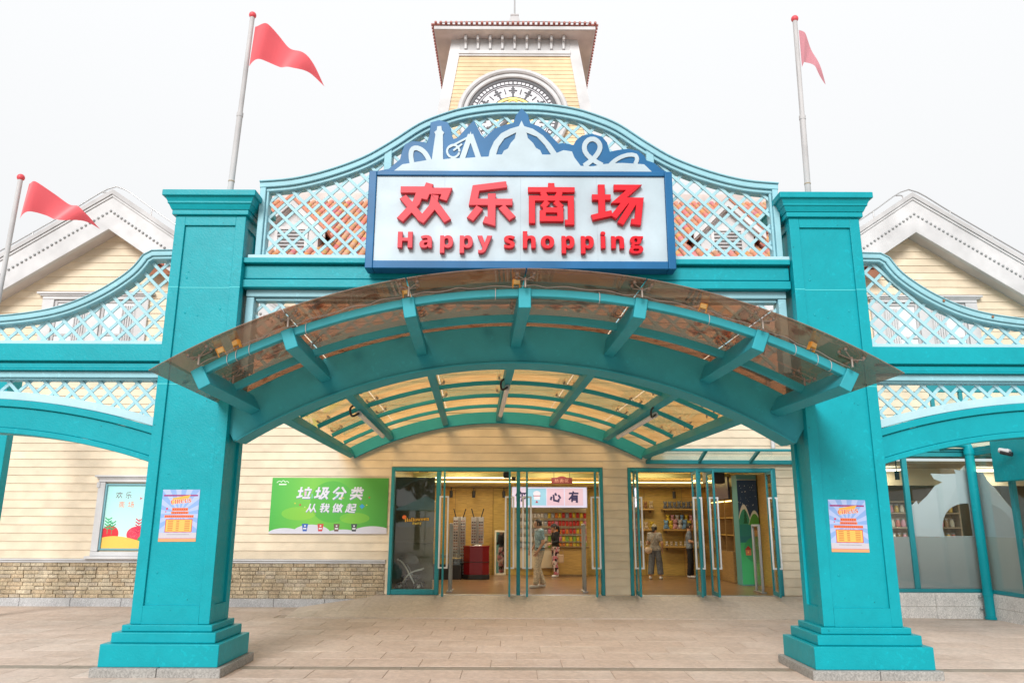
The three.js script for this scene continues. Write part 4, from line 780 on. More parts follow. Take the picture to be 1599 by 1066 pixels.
// ---------------------------------------------------------------- doorways
const RM = [-3.15, 7.0, 0.28, 3.72, -15.6, WZ - 0.25];       // shop room
function doorLeaf(parent, x, L, turn, hand, label) {
  // hinged at (x, z); runs outwards along +z; hand = which way the hinge side looks
  const at = rootAt(parent), y0 = 0.31, y1 = 3.17, f = (g) => keepUV(join(g));
  const d = new THREE.Mesh(f([rb(-0.022, 0.022, y0, y1, 0, 0.07, 0.006), rb(-0.022, 0.022, y0, y1, L - 0.085, L, 0.006), rb(-0.02, 0.02, y0, y0 + 0.09, 0.071, L - 0.086, 0.005), rb(-0.02, 0.02, y1 - 0.07, y1, 0.071, L - 0.086, 0.005)]), M.tealTrim);
  d.name = numbered('door'); d.position.set(x - at[0], -at[1], WZ - 0.06 - at[2]); d.rotation.y = turn; parent.add(d); if (label) d.userData.label = label;
  const add = (n, g, m) => { const o = new THREE.Mesh(f(g), m); o.name = numbered(n); d.add(o); };
  add('pane', span(-0.005, 0.005, y0 + 0.085, y1 - 0.065, 0.066, L - 0.08), M.glass);
  const hz = L - 0.12, hd = [];
  for (const s of [-1, 1]) { hd.push(rb(s * 0.09 - 0.021, s * 0.09 + 0.021, 0.92, 2.55, hz - 0.021, hz + 0.021, 0.015, 2)); for (const y of [0.935, 2.535]) hd.push(span(s > 0 ? 0.02 : -0.11, s > 0 ? 0.11 : -0.02, y - 0.018, y + 0.018, hz - 0.018, hz + 0.018)); }
  add('handle', hd, std([0.86, 0.86, 0.87], { roughness: 0.3 })); add('hinge', [cyl(0.03, 0.03, 0.05, 0, y0 - 0.02, 0.03, 10), cyl(0.03, 0.03, 0.05, 0, y1 + 0.02, 0.03, 10)], M.steel);
}
{
  const t = thing('entrance_doors', 'left turquoise glass entrance with a fixed pane, four... folded-out door leaves', 'doorway', [-0.35, 0.28, WZ]);
  t.userData.label = 'left turquoise glass entrance, the wider one, with a fixed pane beside its opened doors';
  const fz0 = WZ - 0.16, fz1 = WZ + 0.04;
  const fr = mesh('door_frame', [rb(-2.94, -2.86, 0.28, 3.268, fz0, fz1), rb(2.15, 2.235, 0.28, 3.268, fz0, fz1), rb(-2.858, 2.148, 3.17, 3.266, fz0, fz1), rb(-1.83, -1.73, 0.28, 3.168, fz0, fz1), rb(0.125, 0.215, 0.28, 3.168, fz0, fz1), rb(-2.858, -1.832, 0.285, 0.40, fz0 + 0.01, fz1 - 0.01)], M.tealTrim, t);
  mesh('pane', span(-2.86, -1.83, 0.40, 3.17, WZ - 0.068, WZ - 0.058), M.glass, fr);
  const st = print(512, 256, (x, W, H) => { x.clearRect(0, 0, W, H); x.save(); x.translate(W / 2, 120); x.rotate(-0.06); x.textAlign = 'center'; x.font = 'bold 84px serif'; x.lineWidth = 16; x.strokeStyle = '#2a2018'; x.strokeText('Halloween', 20, 10); x.fillStyle = '#e8b63a'; x.fillText('Halloween', 20, 10); x.font = 'bold 62px serif'; x.strokeText('Party', 20, 70); x.fillStyle = '#e5cf60'; x.fillText('Party', 20, 70); x.restore(); x.fillStyle = '#e07030'; x.beginPath(); x.ellipse(44, 60, 38, 34, 0, 0, 7); x.fill(); });
  const sm = std('#fff', { map: st, roughness: 0.6, transparent: true, alphaTest: 0.4, side: THREE.DoubleSide }); mesh('window_sticker', keepUV(new THREE.PlaneGeometry(0.68, 0.34).translate(-2.32, 1.98, WZ - 0.05)), sm, fr, 'orange and yellow Halloween Party sticker');
  doorLeaf(t, -1.64, 0.86, 0.085, 1); doorLeaf(t, -0.04, 0.86, 0.0, 1); doorLeaf(t, 0.38, 0.86, -0.02, 1); doorLeaf(t, 2.06, 0.86, -0.12, 1);
  mesh('threshold', rb(-1.728, 2.148, 0.262, 0.286, WZ - 0.2, WZ + 0.03, 0.004), M.steel, t);
}
{
  const t = thing('entrance_doors', 'right turquoise glass entrance with four opened door leaves beside the clapboard pier', 'doorway', [4.65, 0.28, WZ]);
  const fz0 = WZ - 0.16, fz1 = WZ + 0.04;
  mesh('door_frame', [rb(2.845, 2.93, 0.28, 3.268, fz0, fz1), rb(6.39, 6.475, 0.28, 3.268, fz0, fz1), rb(2.932, 6.388, 3.17, 3.266, fz0, fz1), rb(4.53, 4.63, 0.28, 3.168, fz0, fz1)], M.tealTrim, t);
  doorLeaf(t, 3.0, 0.8, -0.04, 1); doorLeaf(t, 4.44, 0.8, -0.08, 1); doorLeaf(t, 4.80, 0.8, -0.05, 1); doorLeaf(t, 6.26, 0.8, -0.14, 1);
  mesh('threshold', rb(2.932, 6.388, 0.262, 0.286, WZ - 0.2, WZ + 0.03, 0.004), M.steel, t);
}
{ // narrow glass awning to the right above the doorway
  const t = thing('glass_awning', 'narrow turquoise framed glass awning above the right doorway', 'awning', [5.1, 3.4, WZ]);
  mesh('frame', [rb(3.3, 7.0, 3.60, 3.66, -7.55, -7.47), rb(3.3, 7.0, 3.36, 3.46, WZ + 0.03, WZ + 0.13), ...[3.34, 4.6, 5.85, 6.96].map((x) => bar(V(x, 3.63, -7.56), V(x, 3.42, WZ + 0.12), 0.06, 0.08))], M.tealTrim, t);
  [3.37, 4.63, 5.88].forEach((x, i) => { const g = bx([1.2, 1.19, 1.05][i], 0.012, 0.82); g.rotateX(-0.24); mesh('pane', g.translate(x + [0.6, 0.6, 0.53][i], 3.56, -7.93), M.glass, t); });
}

// ---------------------------------------------------------------- shop room
{
  const [x0, x1, y0, y1, z0, z1] = RM;
  const floor = struct('floor', span(x0, x1, y0 - 0.2, y0, z0, z1 + 0.24), M.shopFloor);
  struct('ceiling', [span(x0 - 0.2, x1 + 0.2, y1, y1 + 0.2, z0 - 0.2, z1 + 0.002)], std([0.5, 0.46, 0.40]));
  struct('wall_left', span(x0 - 0.2, x0, y0 - 0.2, y1, z0 - 0.2, z1), M.wood);
  struct('wall_right', span(x1, x1 + 0.2, y0 - 0.2, y1, z0 - 0.2, z1), M.wood);
  const back = struct('wall_back', span(x0, x1, y0 - 0.2, y1, z0 - 0.2, z0), M.woodDark);
  for (let i = 0; i < 8; i++) { const w = (x1 - x0) / 8, a = x0 + i * w; mesh('panel', rb(a + 0.006, a + w - 0.006, y0, 3.08, z0 + 0.001, z0 + 0.03, 0.004), std([0.74 + rr(-0.03, 0.03), 0.48 + rr(-0.02, 0.02), 0.13], { map: N.grain, roughness: 0.45 }), back); }
  mesh('panel', rb(x0, x1, 3.085, 3.16, z0, z0 + 0.12, 0.01), M.woodDark, back);
  // lit cove along the top of the back wall, and ceiling panels
  const lamp = (name, label, g, w, h, pos, dir, k, c, e) => {
    const o = single(name, label, 'light', g, glow(c[0], c[1], c[2], e), 'shop lights');
    const l = new THREE.RectAreaLight(new THREE.Color().setRGB(...c), k, w, h); l.position.set(...pos); l.lookAt(pos[0] + dir[0], pos[1] + dir[1], pos[2] + dir[2]); scene.add(l); return o;
  };
  const W = [1, 0.86, 0.62];
  lamp('light_strip', 'long warm light strip in the cove above the back wall of the shop', rb(x0 + 0.2, x1 - 0.2, 3.26, 3.30, z0 + 0.1, z0 + 0.14), 9.6, 0.05, [1.9, 3.335, z0 + 0.12], [0, 1, 0.2], 30, [1, 0.83, 0.3], 1.5);
  [[-1.6, -10.6], [-1.6, -13.4], [1.3, -10.6], [1.3, -13.4], [4.4, -10.6], [4.4, -13.4]].forEach(([x, z], i) => lamp('ceiling_panel', 'white ceiling light panel inside the shop, above ' + ['the sunglasses stand', 'the leaning mirror', 'the left doorway aisle', 'the sales counter', 'the right doorway aisle', 'the toy shelves'][i], rb(x - 0.6, x + 0.6, y1 - 0.05, y1 - 0.01, z - 0.2, z + 0.2), 1.15, 0.36, [x, y1 - 0.06, z], [0, -1, 0.001], 12, W, 2));
  // ceiling beam and dark bulkhead
  struct('ceiling_beam', [span(x0, x1, 3.36, 3.50, -14.4, -14.2)], std([0.6, 0.55, 0.2], { roughness: 0.6 }));
  single('light_strip', 'straight white light strip across the shop ceiling in front of the cove', 'light', [rb(x0 + 0.1, 0.0, 3.335, 3.357, -14.36, -14.24)], glow(1, 0.93, 0.7, 1.6));
  struct('bulkhead', [span(0.05, x1, 3.43, 3.7, -11.6, -11.2)], std([0.07, 0.055, 0.05], { roughness: 0.6 }));
  // black track spotlights
  [-2.0, -1.25, -0.25, 3.9, 5.4].forEach((x, i) => {
    const t = thing('track_spotlight', 'black track spotlight on the rear wall, ' + ['first from the left', 'second from the left, over the sunglasses racks', 'third from the left, above the mirror', 'over the left toy shelves', 'over the right toy shelves'][i], 'spotlight', [x, 3.0, z0 + 0.4]);
    mesh('body', [cyl(0.055, 0.055, 0.22, x, 2.86, z0 + 0.42, 14)], M.black, t); mesh('arm', [cyl(0.014, 0.014, 0.12, x, 3.02, z0 + 0.42, 8), rb(x - 0.03, x + 0.03, 3.06, 3.085, z0 + 0.12, z0 + 0.46)], M.black, t);
  });
  // leaning mirror
  {
    const t = thing('mirror', 'tall white framed mirror leaning against the yellow back wall', 'mirror', [-0.36, y0, z0 + 0.25]), mz = z0 + 0.22;
    mesh('frame', [rb(-0.57, -0.52, y0, 1.70, mz, mz + 0.05), rb(-0.20, -0.15, y0, 1.70, mz, mz + 0.05), rb(-0.519, -0.201, y0, y0 + 0.06, mz, mz + 0.05), rb(-0.519, -0.201, 1.64, 1.70, mz, mz + 0.05)], std([0.8, 0.74, 0.6]), t);
    mesh('glass', span(-0.52, -0.20, y0 + 0.05, 1.65, mz + 0.01, mz + 0.025), std([0.75, 0.76, 0.75], { metalness: 1, roughness: 0.06 }), t);
    t.rotation.set(-0.04, 0.55, 0);
  }
  // red octagonal display plinth
  {
    const t = thing('display_plinth', 'dark red angular display plinth on a black base inside the shop', 'plinth', [-1.06, y0, -13.7]);
    const oct = (w, b, x, z) => poly([[x - w + b, z - w], [x + w - b, z - w], [x + w, z - w + b], [x + w, z + w - b], [x + w - b, z + w], [x - w + b, z + w], [x - w, z + w - b], [x - w, z - w + b]]);
    const up = (s, a, b, bev) => extrude(s, a, b, bev).rotateX(-Math.PI / 2);
    mesh('base', up(oct(0.40, 0.2, -1.06, 13.7), y0, y0 + 0.14, 0.005), M.black, t);
    mesh('body', up(oct(0.385, 0.19, -1.06, 13.7), y0 + 0.14, 1.22, 0.008), std([0.19, 0.008, 0.014], { roughness: 0.25 }), t);
    mesh('band', up(oct(0.392, 0.19, -1.06, 13.7), y0 + 0.50, y0 + 0.515, 0.002), M.black, t); mesh('top', up(oct(0.40, 0.2, -1.06, 13.7), 1.22, 1.26, 0.006), std([0.22, 0.012, 0.016], { roughness: 0.2 }), t);
  }
  // low black showcase left of it
  {
    const t = thing('showcase', 'low black showcase with small goods under glass, left of the red plinth', 'showcase', [-2.15, y0, -13.6]);
    mesh('cabinet', [rb(-2.9, -1.5, y0, y0 + 0.42, -14.0, -13.3)], M.black, t); mesh('shelf', rb(-2.88, -1.52, y0 + 0.60, y0 + 0.62, -13.98, -13.32, 0.004), M.wood, t);
    mesh('glass', [span(-2.9, -1.5, y0 + 0.422, y0 + 0.86, -13.31, -13.30), span(-2.9, -1.5, y0 + 0.86, y0 + 0.872, -14.0, -13.3)], M.glass, t);
    const goods = []; for (let i = 0; i < 26; i++) goods.push(rb(-2.85 + i * 0.05, -2.82 + i * 0.05, y0 + 0.62, y0 + 0.62 + rr(0.05, 0.14), -13.6 - rr(0, 0.2), -13.5, 0.006));
    mesh('trinket', goods, std([0.62, 0.5, 0.4], { map: N.stone }), t).userData.kind = 'stuff';
  }
  // sunglasses racks
  [[-1.62, -13.95, 'sunglasses spinner rack, the left one of two, behind the black showcase', y0], [-1.05, -13.75, 'sunglasses spinner rack standing on the red plinth', 1.262]].forEach(([x, z, label, yb]) => {
    const t = thing('sunglasses_rack', label, 'display rack', [x, yb, z]), top = 2.12;
    mesh('pole', [cyl(0.025, 0.025, top - yb, x, (yb + top) / 2, z, 10), cyl(0.16, 0.14, 0.03, x, yb + 0.016, z, 20)], M.steel, t);
    for (const s of [-1, 1]) { mesh('horn', rod(V(x + s * 0.11, top - 0.02, z), V(x + s * 0.19, top + 0.25, z), 0.016, 8), M.black, t); mesh('tray', rb(x + s * 0.11 - 0.085, x + s * 0.11 + 0.085, yb + 0.04, top, z - 0.01, z + 0.01), M.whiteDull, t); }
    const lens = [[], [], []], fr = []; for (let r = 0; r < Math.floor((top - yb - 0.1) / 0.085); r++) for (const s of [-1, 1]) for (const f of [-0.11, 0.11]) {
      const y = yb + 0.1 + r * 0.085, q = Math.floor(rnd() * 3), c = x + s * 0.11; for (const o of [-0.035, 0.035]) lens[q].push(ball(0.03, 0, 0, 0, 8).scale(1, 0.8, 0.4).translate(c + o, y, z + f)); fr.push(bx(0.15, 0.012, 0.012, c, y + 0.02, z + f), bx(0.012, 0.012, 0.1, c - 0.07, y + 0.015, z + f * 0.5), bx(0.012, 0.012, 0.1, c + 0.07, y + 0.015, z + f * 0.5));
    }
    [[0.12, 0.05, 0.04], [0.35, 0.22, 0.18], [0.03, 0.03, 0.05]].forEach((c, i) => { if (lens[i].length) mesh('sunglasses', lens[i], std(c, { roughness: 0.08 }), t).userData.kind = 'stuff'; });
    mesh('sunglasses_frame', fr, std([0.5, 0.42, 0.4], { roughness: 0.3 }), t).userData.kind = 'stuff';
  });
  // light box over the counter
  {
    const bz = -15.15, t = thing('light_box', 'white light box with Chinese characters above the snack wall', 'sign', [1.25, 2.42, bz]);
    const im = print(1024, 256, (x, W, H) => {
      x.fillStyle = '#ece6fb'; x.fillRect(0, 0, W, H);
      const cell = (a, w, c) => { x.fillStyle = c; x.fillRect(a, 16, w, H - 40); };
      cell(14, 190, '#f1dcec'); han(x, 'ni', 42, 46, 140, 15, '#3b3458');
      cell(216, 250, '#a8dcf0'); x.fillStyle = '#f6f2fa'; x.beginPath(); x.ellipse(338, 80, 50, 34, 0, 0, 7); x.fill(); x.fillRect(300, 90, 80, 70); x.fillStyle = '#c84a50'; x.fillRect(288, 106, 104, 9); x.beginPath(); x.moveTo(318, 200); x.lineTo(338, 166); x.lineTo(358, 200); x.fill();
      cell(478, 232, '#f4cfdb'); han(x, 'xin', 520, 44, 150, 17, '#3b3458'); cell(724, 250, '#f3d0d8'); han(x, 'you', 770, 44, 150, 15, '#3b3458');
    });
    mesh('case', [rb(0.0, 2.52, 2.42, 3.12, bz - 0.15, bz, 0.01)], M.whiteDull, t);
    mesh('face', keepUV(new THREE.PlaneGeometry(2.47, 0.65).translate(1.26, 2.77, bz + 0.004)), new THREE.MeshStandardMaterial({ color: lin(0.3, 0.3, 0.3), map: im, emissive: lin(1, 1, 1), emissiveMap: im, emissiveIntensity: 0.36, roughness: 0.4 }), t);
    const l = new THREE.RectAreaLight(new THREE.Color().setRGB(0.95, 0.88, 1), 0.9, 2.4, 0.6); l.position.set(1.26, 2.77, bz + 0.02); l.lookAt(1.26, 2.77, bz + 2); scene.add(l);
  }
  { // hanging dark red sign
    const t = thing('hanging_sign', 'dark red hanging sign with three pale characters above the light box', 'sign', [1.6, 3.2, -14.1]);
    const s = new THREE.Shape(), a = 0.33, h = 0.1; s.moveTo(-a, -h); s.lineTo(a, -h); s.lineTo(a, h * 0.8); s.lineTo(0.15, h * 0.9); s.quadraticCurveTo(0, h * 1.7, -0.15, h * 0.9); s.lineTo(-a, h * 0.8);
    const im = print(384, 128, (x) => { x.fillStyle = '#8c1d26'; x.fillRect(0, 0, 384, 128); ['re', 'mai', 'qu'].forEach((k, i) => han(x, k, 42 + i * 104, 24, 84, 11, '#d8a58c')); });
    mesh('board', extrude(s, -0.02, 0.02, 0.004).translate(1.6, 3.26, -14.0), std([0.13, 0.006, 0.01], { roughness: 0.4 }), t);
    mesh('lettering', keepUV(new THREE.PlaneGeometry(0.6, 0.165).translate(1.6, 3.252, -13.977)), std([0.4, 0.4, 0.4], { map: im, roughness: 0.5 }), t);
    mesh('wire', [rod(V(1.35, 3.34, -14), V(1.35, 3.72, -14), 0.008, 6), rod(V(1.85, 3.34, -14), V(1.85, 3.72, -14), 0.008, 6)], M.black, t);
  }
  // pegboard wall of snack packets behind the counter
  {
    const bz = -15.5, t = thing('pegboard', 'pale pegboard with hooks behind the sales counter', 'pegboard', [1.3, 1.2, bz]);
    mesh('board', span(0.1, 2.5, 0.5, 2.42, bz - 0.06, bz), std([0.68, 0.58, 0.42]), t);
    const rows = [2.28, 2.03, 1.78, 1.54, 1.33];
    mesh('rail', rows.map((y) => rb(0.12, 2.48, y + 0.005, y + 0.02, bz + 0.001, bz + 0.14, 0.003)), std([0.5, 0.42, 0.3]), t);
    const cols = [['orange', [0.85, 0.25, 0.04]], ['red', [0.7, 0.05, 0.04]], ['yellow', [0.85, 0.6, 0.05]], ['pink', [0.8, 0.25, 0.35]], ['green', [0.3, 0.55, 0.08]], ['white', [0.8, 0.74, 0.66]], ['silver', [0.45, 0.47, 0.5]]];
    const protos = cols.map(([n, c]) => {
      const g = new THREE.BoxGeometry(1, 1, 1, 2, 4, 1), p = g.attributes.position; for (let i = 0; i < p.count; i++) { const v = p.getY(i), k = 1 - Math.pow(Math.abs(v) * 2, 3) * 0.85; p.setXYZ(i, p.getX(i) * 0.095 * (1 - 0.06 * k), v * 0.17, p.getZ(i) * 0.05 * k); } g.computeVertexNormals();
      return { n, m: std(c, { map: N.blot, roughness: 0.3 }), g: join(g) };
    });
    rows.forEach((y, r) => {
      for (let i = 0; i < 20; i++) {
        const x = 0.2 + i * 0.118, k = x < 1.25 ? (rnd() < 0.75 ? 5 : 6) : [[0, 1, 2, 6], [1, 0, 3, 2], [1, 3, 0, 2], [2, 4, 0, 3], [2, 2, 4, 0]][r][Math.floor(rnd() * 4)], p = protos[k];
        const m = new THREE.Mesh(p.g, p.m); m.name = numbered('snack_packet'); m.position.set(x, y - 0.095 + rr(-0.008, 0.008), bz + 0.07); m.rotation.set(0, rr(-0.15, 0.15), rr(-0.05, 0.05)); scene.add(m);
        describe(m, `${p.n} snack packet, ${ORD[i]} from the left in the ${['top', 'second', 'third', 'fourth', 'lowest'][r]} row behind the counter`, 'packet', `${p.n} packets in the ${['top', 'second', 'third', 'fourth', 'lowest'][r]} snack row`);
      }
    });
  }
  { // sales counter
    const t = thing('sales_counter', 'light wooden sales counter in front of the snack packets', 'counter', [1.9, y0, -15.0]);
    mesh('front', [rb(1.35, 2.45, y0, 1.16, -15.2, -14.9, 0.008)], M.wood, t); mesh('top', rb(1.28, 2.52, 1.162, 1.21, -15.28, -14.84, 0.01), M.woodDark, t);
    mesh('kick_board', rb(1.4, 2.4, y0, y0 + 0.07, -14.899, -14.885, 0.003), M.woodDark, t);
    mesh('side_panel', rb(2.28, 2.44, y0 + 0.02, 1.16, -14.899, -14.86, 0.004), M.wood, t);
  }
  // toy shelves on the back wall of the right half
  const plush = (label, x, y, z, s, c, group) => {
    const t = thing('plush_toy', label, 'toy', [x, y, z], group), m = std(c, { roughness: 0.95, map: N.stone });
    mesh('body', [ball(0.06 * s, x, y + 0.055 * s, z, 8), ball(0.022 * s, x - 0.05 * s, y + 0.02 * s, z + 0.04 * s, 6), ball(0.022 * s, x + 0.05 * s, y + 0.02 * s, z + 0.04 * s, 6)], m, t);
    mesh('head', [ball(0.052 * s, x, y + 0.145 * s, z + 0.01, 8)], m, t); for (const q of [-1, 1]) mesh('ear', ball(0.02 * s, x + q * 0.04 * s, y + 0.19 * s, z, 6), m, t);
  };
  const names = { grey: [0.22, 0.24, 0.28], cream: [0.75, 0.6, 0.42], brown: [0.4, 0.2, 0.1], yellow: [0.85, 0.6, 0.06], blue: [0.25, 0.45, 0.7], pink: [0.8, 0.4, 0.42], white: [0.75, 0.72, 0.68] };
  [[3.4, 4.75, 'left'], [5.02, 6.3, 'right']].forEach(([a, b, side], col) => [2.42, 1.76, 1.22].forEach((y, r) => {
    const lv = ['top', 'middle', 'lowest'][r];
    const t = thing('wall_shelf', `yellow wooden wall shelf, ${lv} one of the ${side} stack of three`, 'shelf', [(a + b) / 2, y, z0 + 0.2]); mesh('board', rb(a, b, y - 0.05, y, z0 + 0.031, z0 + 0.42, 0.006), M.wood, t); mesh('support', [span(a + 0.1, a + 0.13, y - 0.14, y - 0.051, z0 + 0.031, z0 + 0.25), span(b - 0.13, b - 0.1, y - 0.14, y - 0.051, z0 + 0.031, z0 + 0.25)], M.woodDark, t);
    const sets = [[['cream', 'brown'], ['yellow', 'cream'], ['white', 'cream']], [['grey', 'grey'], ['blue', 'yellow', 'pink', 'white'], ['white', 'cream']]][col][r];
    const n = col ? 8 : 7, s = r === 2 ? 0.75 : col && r === 1 ? 1.5 : 1.15;
    for (let i = 0; i < n; i++) { const k = sets[i % sets.length], x = a + 0.1 + (b - a - 0.2) * i / (n - 1); plush(`${k} plush toy, ${ORD[i]} from the left on the ${lv} ${side} wall shelf`, x, y, z0 + 0.26, s * rr(0.92, 1.08), names[k], `${k} plush toys on the ${lv} ${side} shelf`); if (col && r === 1 && i < 7) plush(`${sets[(i + 1) % 4]} plush toy, ${ORD[i]} from the left in the upper layer on the middle right shelf`, x + 0.08, y + 0.24, z0 + 0.2, 1.1, names[sets[(i + 1) % 4]], `${sets[(i + 1) % 4]} plush toys piled on the middle right shelf`); }
  }));
  { // wooden display cabinet along the right and the mural column
    const t = thing('display_cabinet', 'brown wooden cabinet with lit niches, left of the mural column', 'cabinet', [6.6, y0, -13]);
    mesh('carcass', [rb(6.42, 6.98, y0, 1.15, -14.9, -12.3), rb(6.46, 6.98, 2.62, 3.0, -14.9, -12.3), span(6.94, 6.98, 1.152, 2.618, -14.9, -12.3), ...[-12.32, -13.15, -14.0, -14.86].map((z) => span(6.48, 6.939, 1.152, 2.618, z - 0.025, z + 0.025))], std([0.46, 0.28, 0.11], { map: N.grain, roughness: 0.5 }), t);
    mesh('shelf', [1.6, 2.1].map((y) => span(6.5, 6.938, y, y + 0.03, -14.83, -12.35)), std([0.7, 0.42, 0.1], { map: N.grain, roughness: 0.5 }), t);
    single('light_strip', 'warm light strip under the hood of the brown display cabinet', 'light', rb(6.5, 6.54, 2.585, 2.615, -14.8, -12.4), glow(1, 0.75, 0.25, 2));
    single('wall_screen', 'grey sloping graphic board above the brown display cabinet', 'board', rb(6.38, 6.44, 2.66, 3.3, -14.9, -12.3), std([0.16, 0.13, 0.16], { roughness: 0.4 }));
    single('speaker_box', 'black box hanging from the shop ceiling beside the mural column', 'box', [rb(5.55, 6.1, 3.06, 3.5, -11.9, -11.5, 0.02), cyl(0.02, 0.02, 0.22, 5.82, 3.61, -11.7, 8)], M.black);
  }
  {
    const t = thing('mural_column', 'tall column painted with a night sky, snowy hills and green meadow', 'column', [6.72, y0, -11.6]);
    const im = print(256, 1024, (x, W, H) => {
      x.fillStyle = '#2c4a72'; x.fillRect(0, 0, W, 380); x.fillStyle = '#27808a'; x.fillRect(0, 380, W, 330); x.fillStyle = '#3db878'; x.fillRect(0, 620, W, 404);
      x.fillStyle = '#dfe6e6'; for (let i = 0; i < 30; i++) { x.beginPath(); x.arc(rnd() * W, 40 + rnd() * 220, rr(2, 5), 0, 7); x.fill(); }
      const hill = (cx, y, r, c) => { x.fillStyle = c; x.beginPath(); x.moveTo(cx - r, 470); x.quadraticCurveTo(cx, y - (470 - y), cx + r, 470); x.fill(); };
      hill(70, 240, 95, '#e3e8e2'); hill(70, 290, 90, '#3fa287'); hill(205, 300, 90, '#dfe7df'); hill(205, 335, 88, '#58a84d');
      x.fillStyle = '#1f6b50'; for (let i = 0; i < 4; i++) { x.beginPath(); x.moveTo(85 - 14 - i * 6, 330 + i * 34); x.lineTo(85, 280 + i * 30); x.lineTo(85 + 14 + i * 6, 330 + i * 34); x.fill(); }
      x.fillStyle = '#2b8e8c'; x.beginPath(); x.ellipse(60, 500, 160, 60, 0, 0, 7); x.fill(); x.fillStyle = '#34a06e'; x.beginPath(); x.ellipse(220, 690, 180, 130, 0, 0, 7); x.fill();
      x.fillStyle = '#c87a5a'; x.fillRect(60, 690, 70, 54); x.fillStyle = '#a5392f'; x.beginPath(); x.moveTo(50, 690); x.lineTo(95, 650); x.lineTo(140, 690); x.fill(); x.fillStyle = '#d6a06a'; x.fillRect(170, 500, 60, 60); x.fillStyle = '#8d3434'; x.beginPath(); x.moveTo(160, 500); x.lineTo(200, 458); x.lineTo(240, 500); x.fill(); x.fillStyle = '#e9c76a'; x.fillRect(85, 705, 16, 16); x.fillRect(192, 520, 14, 16);
    });
    const w0 = 6.40, w1 = 6.97;
    mesh('column', rb(w0, w1, y0, 3.3, -11.95, -11.45, 0.01), std([0.1, 0.3, 0.3]), t); mesh('mural', keepUV(new THREE.PlaneGeometry(w1 - w0 - 0.02, 2.82).translate((w0 + w1) / 2, 1.73, -11.446)), std('#fff', { map: im, roughness: 0.5 }), t);
    mesh('scalloped_edge', Array.from({ length: 6 }, (_, i) => cyl(0.05, 0.05, 0.02, w0 + 0.05 + i * 0.094, 3.16, -11.44, 14).rotateX(0)).map((g) => g), M.whiteDull, t);
  }
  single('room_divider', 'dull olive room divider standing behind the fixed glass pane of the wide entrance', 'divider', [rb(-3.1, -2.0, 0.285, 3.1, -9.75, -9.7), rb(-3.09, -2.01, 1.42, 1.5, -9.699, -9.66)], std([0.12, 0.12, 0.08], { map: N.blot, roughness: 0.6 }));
  // anti-theft gates
  [[-1.52, 'silver anti-theft gate post just inside the left end of the wide doorway'], [1.83, 'silver anti-theft gate post just inside the right end of the wide doorway'], [6.2, 'silver anti-theft gate post in the right doorway in front of the mural column']].forEach(([x, label]) => {
    const t = thing('security_gate', label, 'security gate', [x, y0, -9.3]);
    mesh('frame', [rb(x - 0.03, x + 0.03, y0 + 0.04, 1.93, -9.12, -9.05, 0.02, 2), rb(x - 0.03, x + 0.03, y0 + 0.04, 1.93, -9.62, -9.55, 0.02, 2), rb(x - 0.03, x + 0.03, 1.87, 1.93, -9.549, -9.121, 0.02, 2)], M.grey, t); mesh('foot', rb(x - 0.07, x + 0.07, y0, y0 + 0.04, -9.66, -9.0, 0.01), M.steel, t); mesh('panel', span(x - 0.006, x + 0.006, y0 + 0.05, 1.87, -9.549, -9.121), M.glass, t);
  });
  { // camera on the ceiling and pushchair behind the fixed pane
    const t = thing('ceiling_camera', 'dark dome camera hanging behind the middle of the wide doorway', 'camera', [-0.1, 3.2, -10]); mesh('mount', [cyl(0.03, 0.03, 0.4, -0.12, 3.5, -10, 10)], M.dark, t); mesh('housing', [rb(-0.22, -0.02, 3.1, 3.28, -10.1, -9.8, 0.04, 2), cyl(0.05, 0.06, 0.1, 0.06, 3.08, -9.95, 12)], M.dark, t);
  }
  {
    const t = thing('pushchair', 'black and white folded pushchair standing behind the fixed glass pane', 'pushchair', [-2.4, y0, -9.1]);
    const Z = -9.1; mesh('frame', [tube([V(-2.82, 1.05, Z), V(-2.7, 0.98, Z), V(-2.35, 0.42, Z)], 0.02), tube([V(-2.82, 1.05, Z - 0.4), V(-2.7, 0.98, Z - 0.4), V(-2.35, 0.42, Z - 0.4)], 0.02), tube([V(-2.75, 0.4, Z), V(-2.5, 0.72, Z), V(-2.2, 0.82, Z)], 0.02), tube([V(-2.75, 0.4, Z - 0.4), V(-2.5, 0.72, Z - 0.4), V(-2.2, 0.82, Z - 0.4)], 0.02), rod(V(-2.82, 1.05, Z), V(-2.82, 1.05, Z - 0.4), 0.022)], M.whiteDull, t);
    mesh('seat', [rb(-2.72, -2.28, 0.58, 0.66, Z - 0.37, Z - 0.03, 0.03, 2)], M.black, t); const bk = rb(-0.04, 0.04, -0.26, 0.26, -0.17, 0.17, 0.03, 2); bk.rotateZ(0.5); mesh('backrest', bk.translate(-2.66, 0.86, Z - 0.2), M.black, t); mesh('canopy', [new THREE.SphereGeometry(0.24, 16, 8, 0, Math.PI * 2, 0, Math.PI / 2).translate(-2.55, 0.95, Z - 0.2)], std([0.1, 0.1, 0.11], { side: THREE.DoubleSide }), t);
    for (const [x, z] of [[-2.75, Z + 0.03], [-2.75, Z - 0.43], [-2.28, Z + 0.03], [-2.28, Z - 0.43]]) { const w = mesh('wheel', new THREE.TorusGeometry(0.1, 0.028, 8, 20).translate(x, y0 + 0.13, z), M.black, t); mesh('hub', cyl(0.035, 0.035, 0.05, 0, 0, 0, 12).rotateX(Math.PI / 2).translate(x, y0 + 0.13, z), M.whiteDull, w); }
  }
}

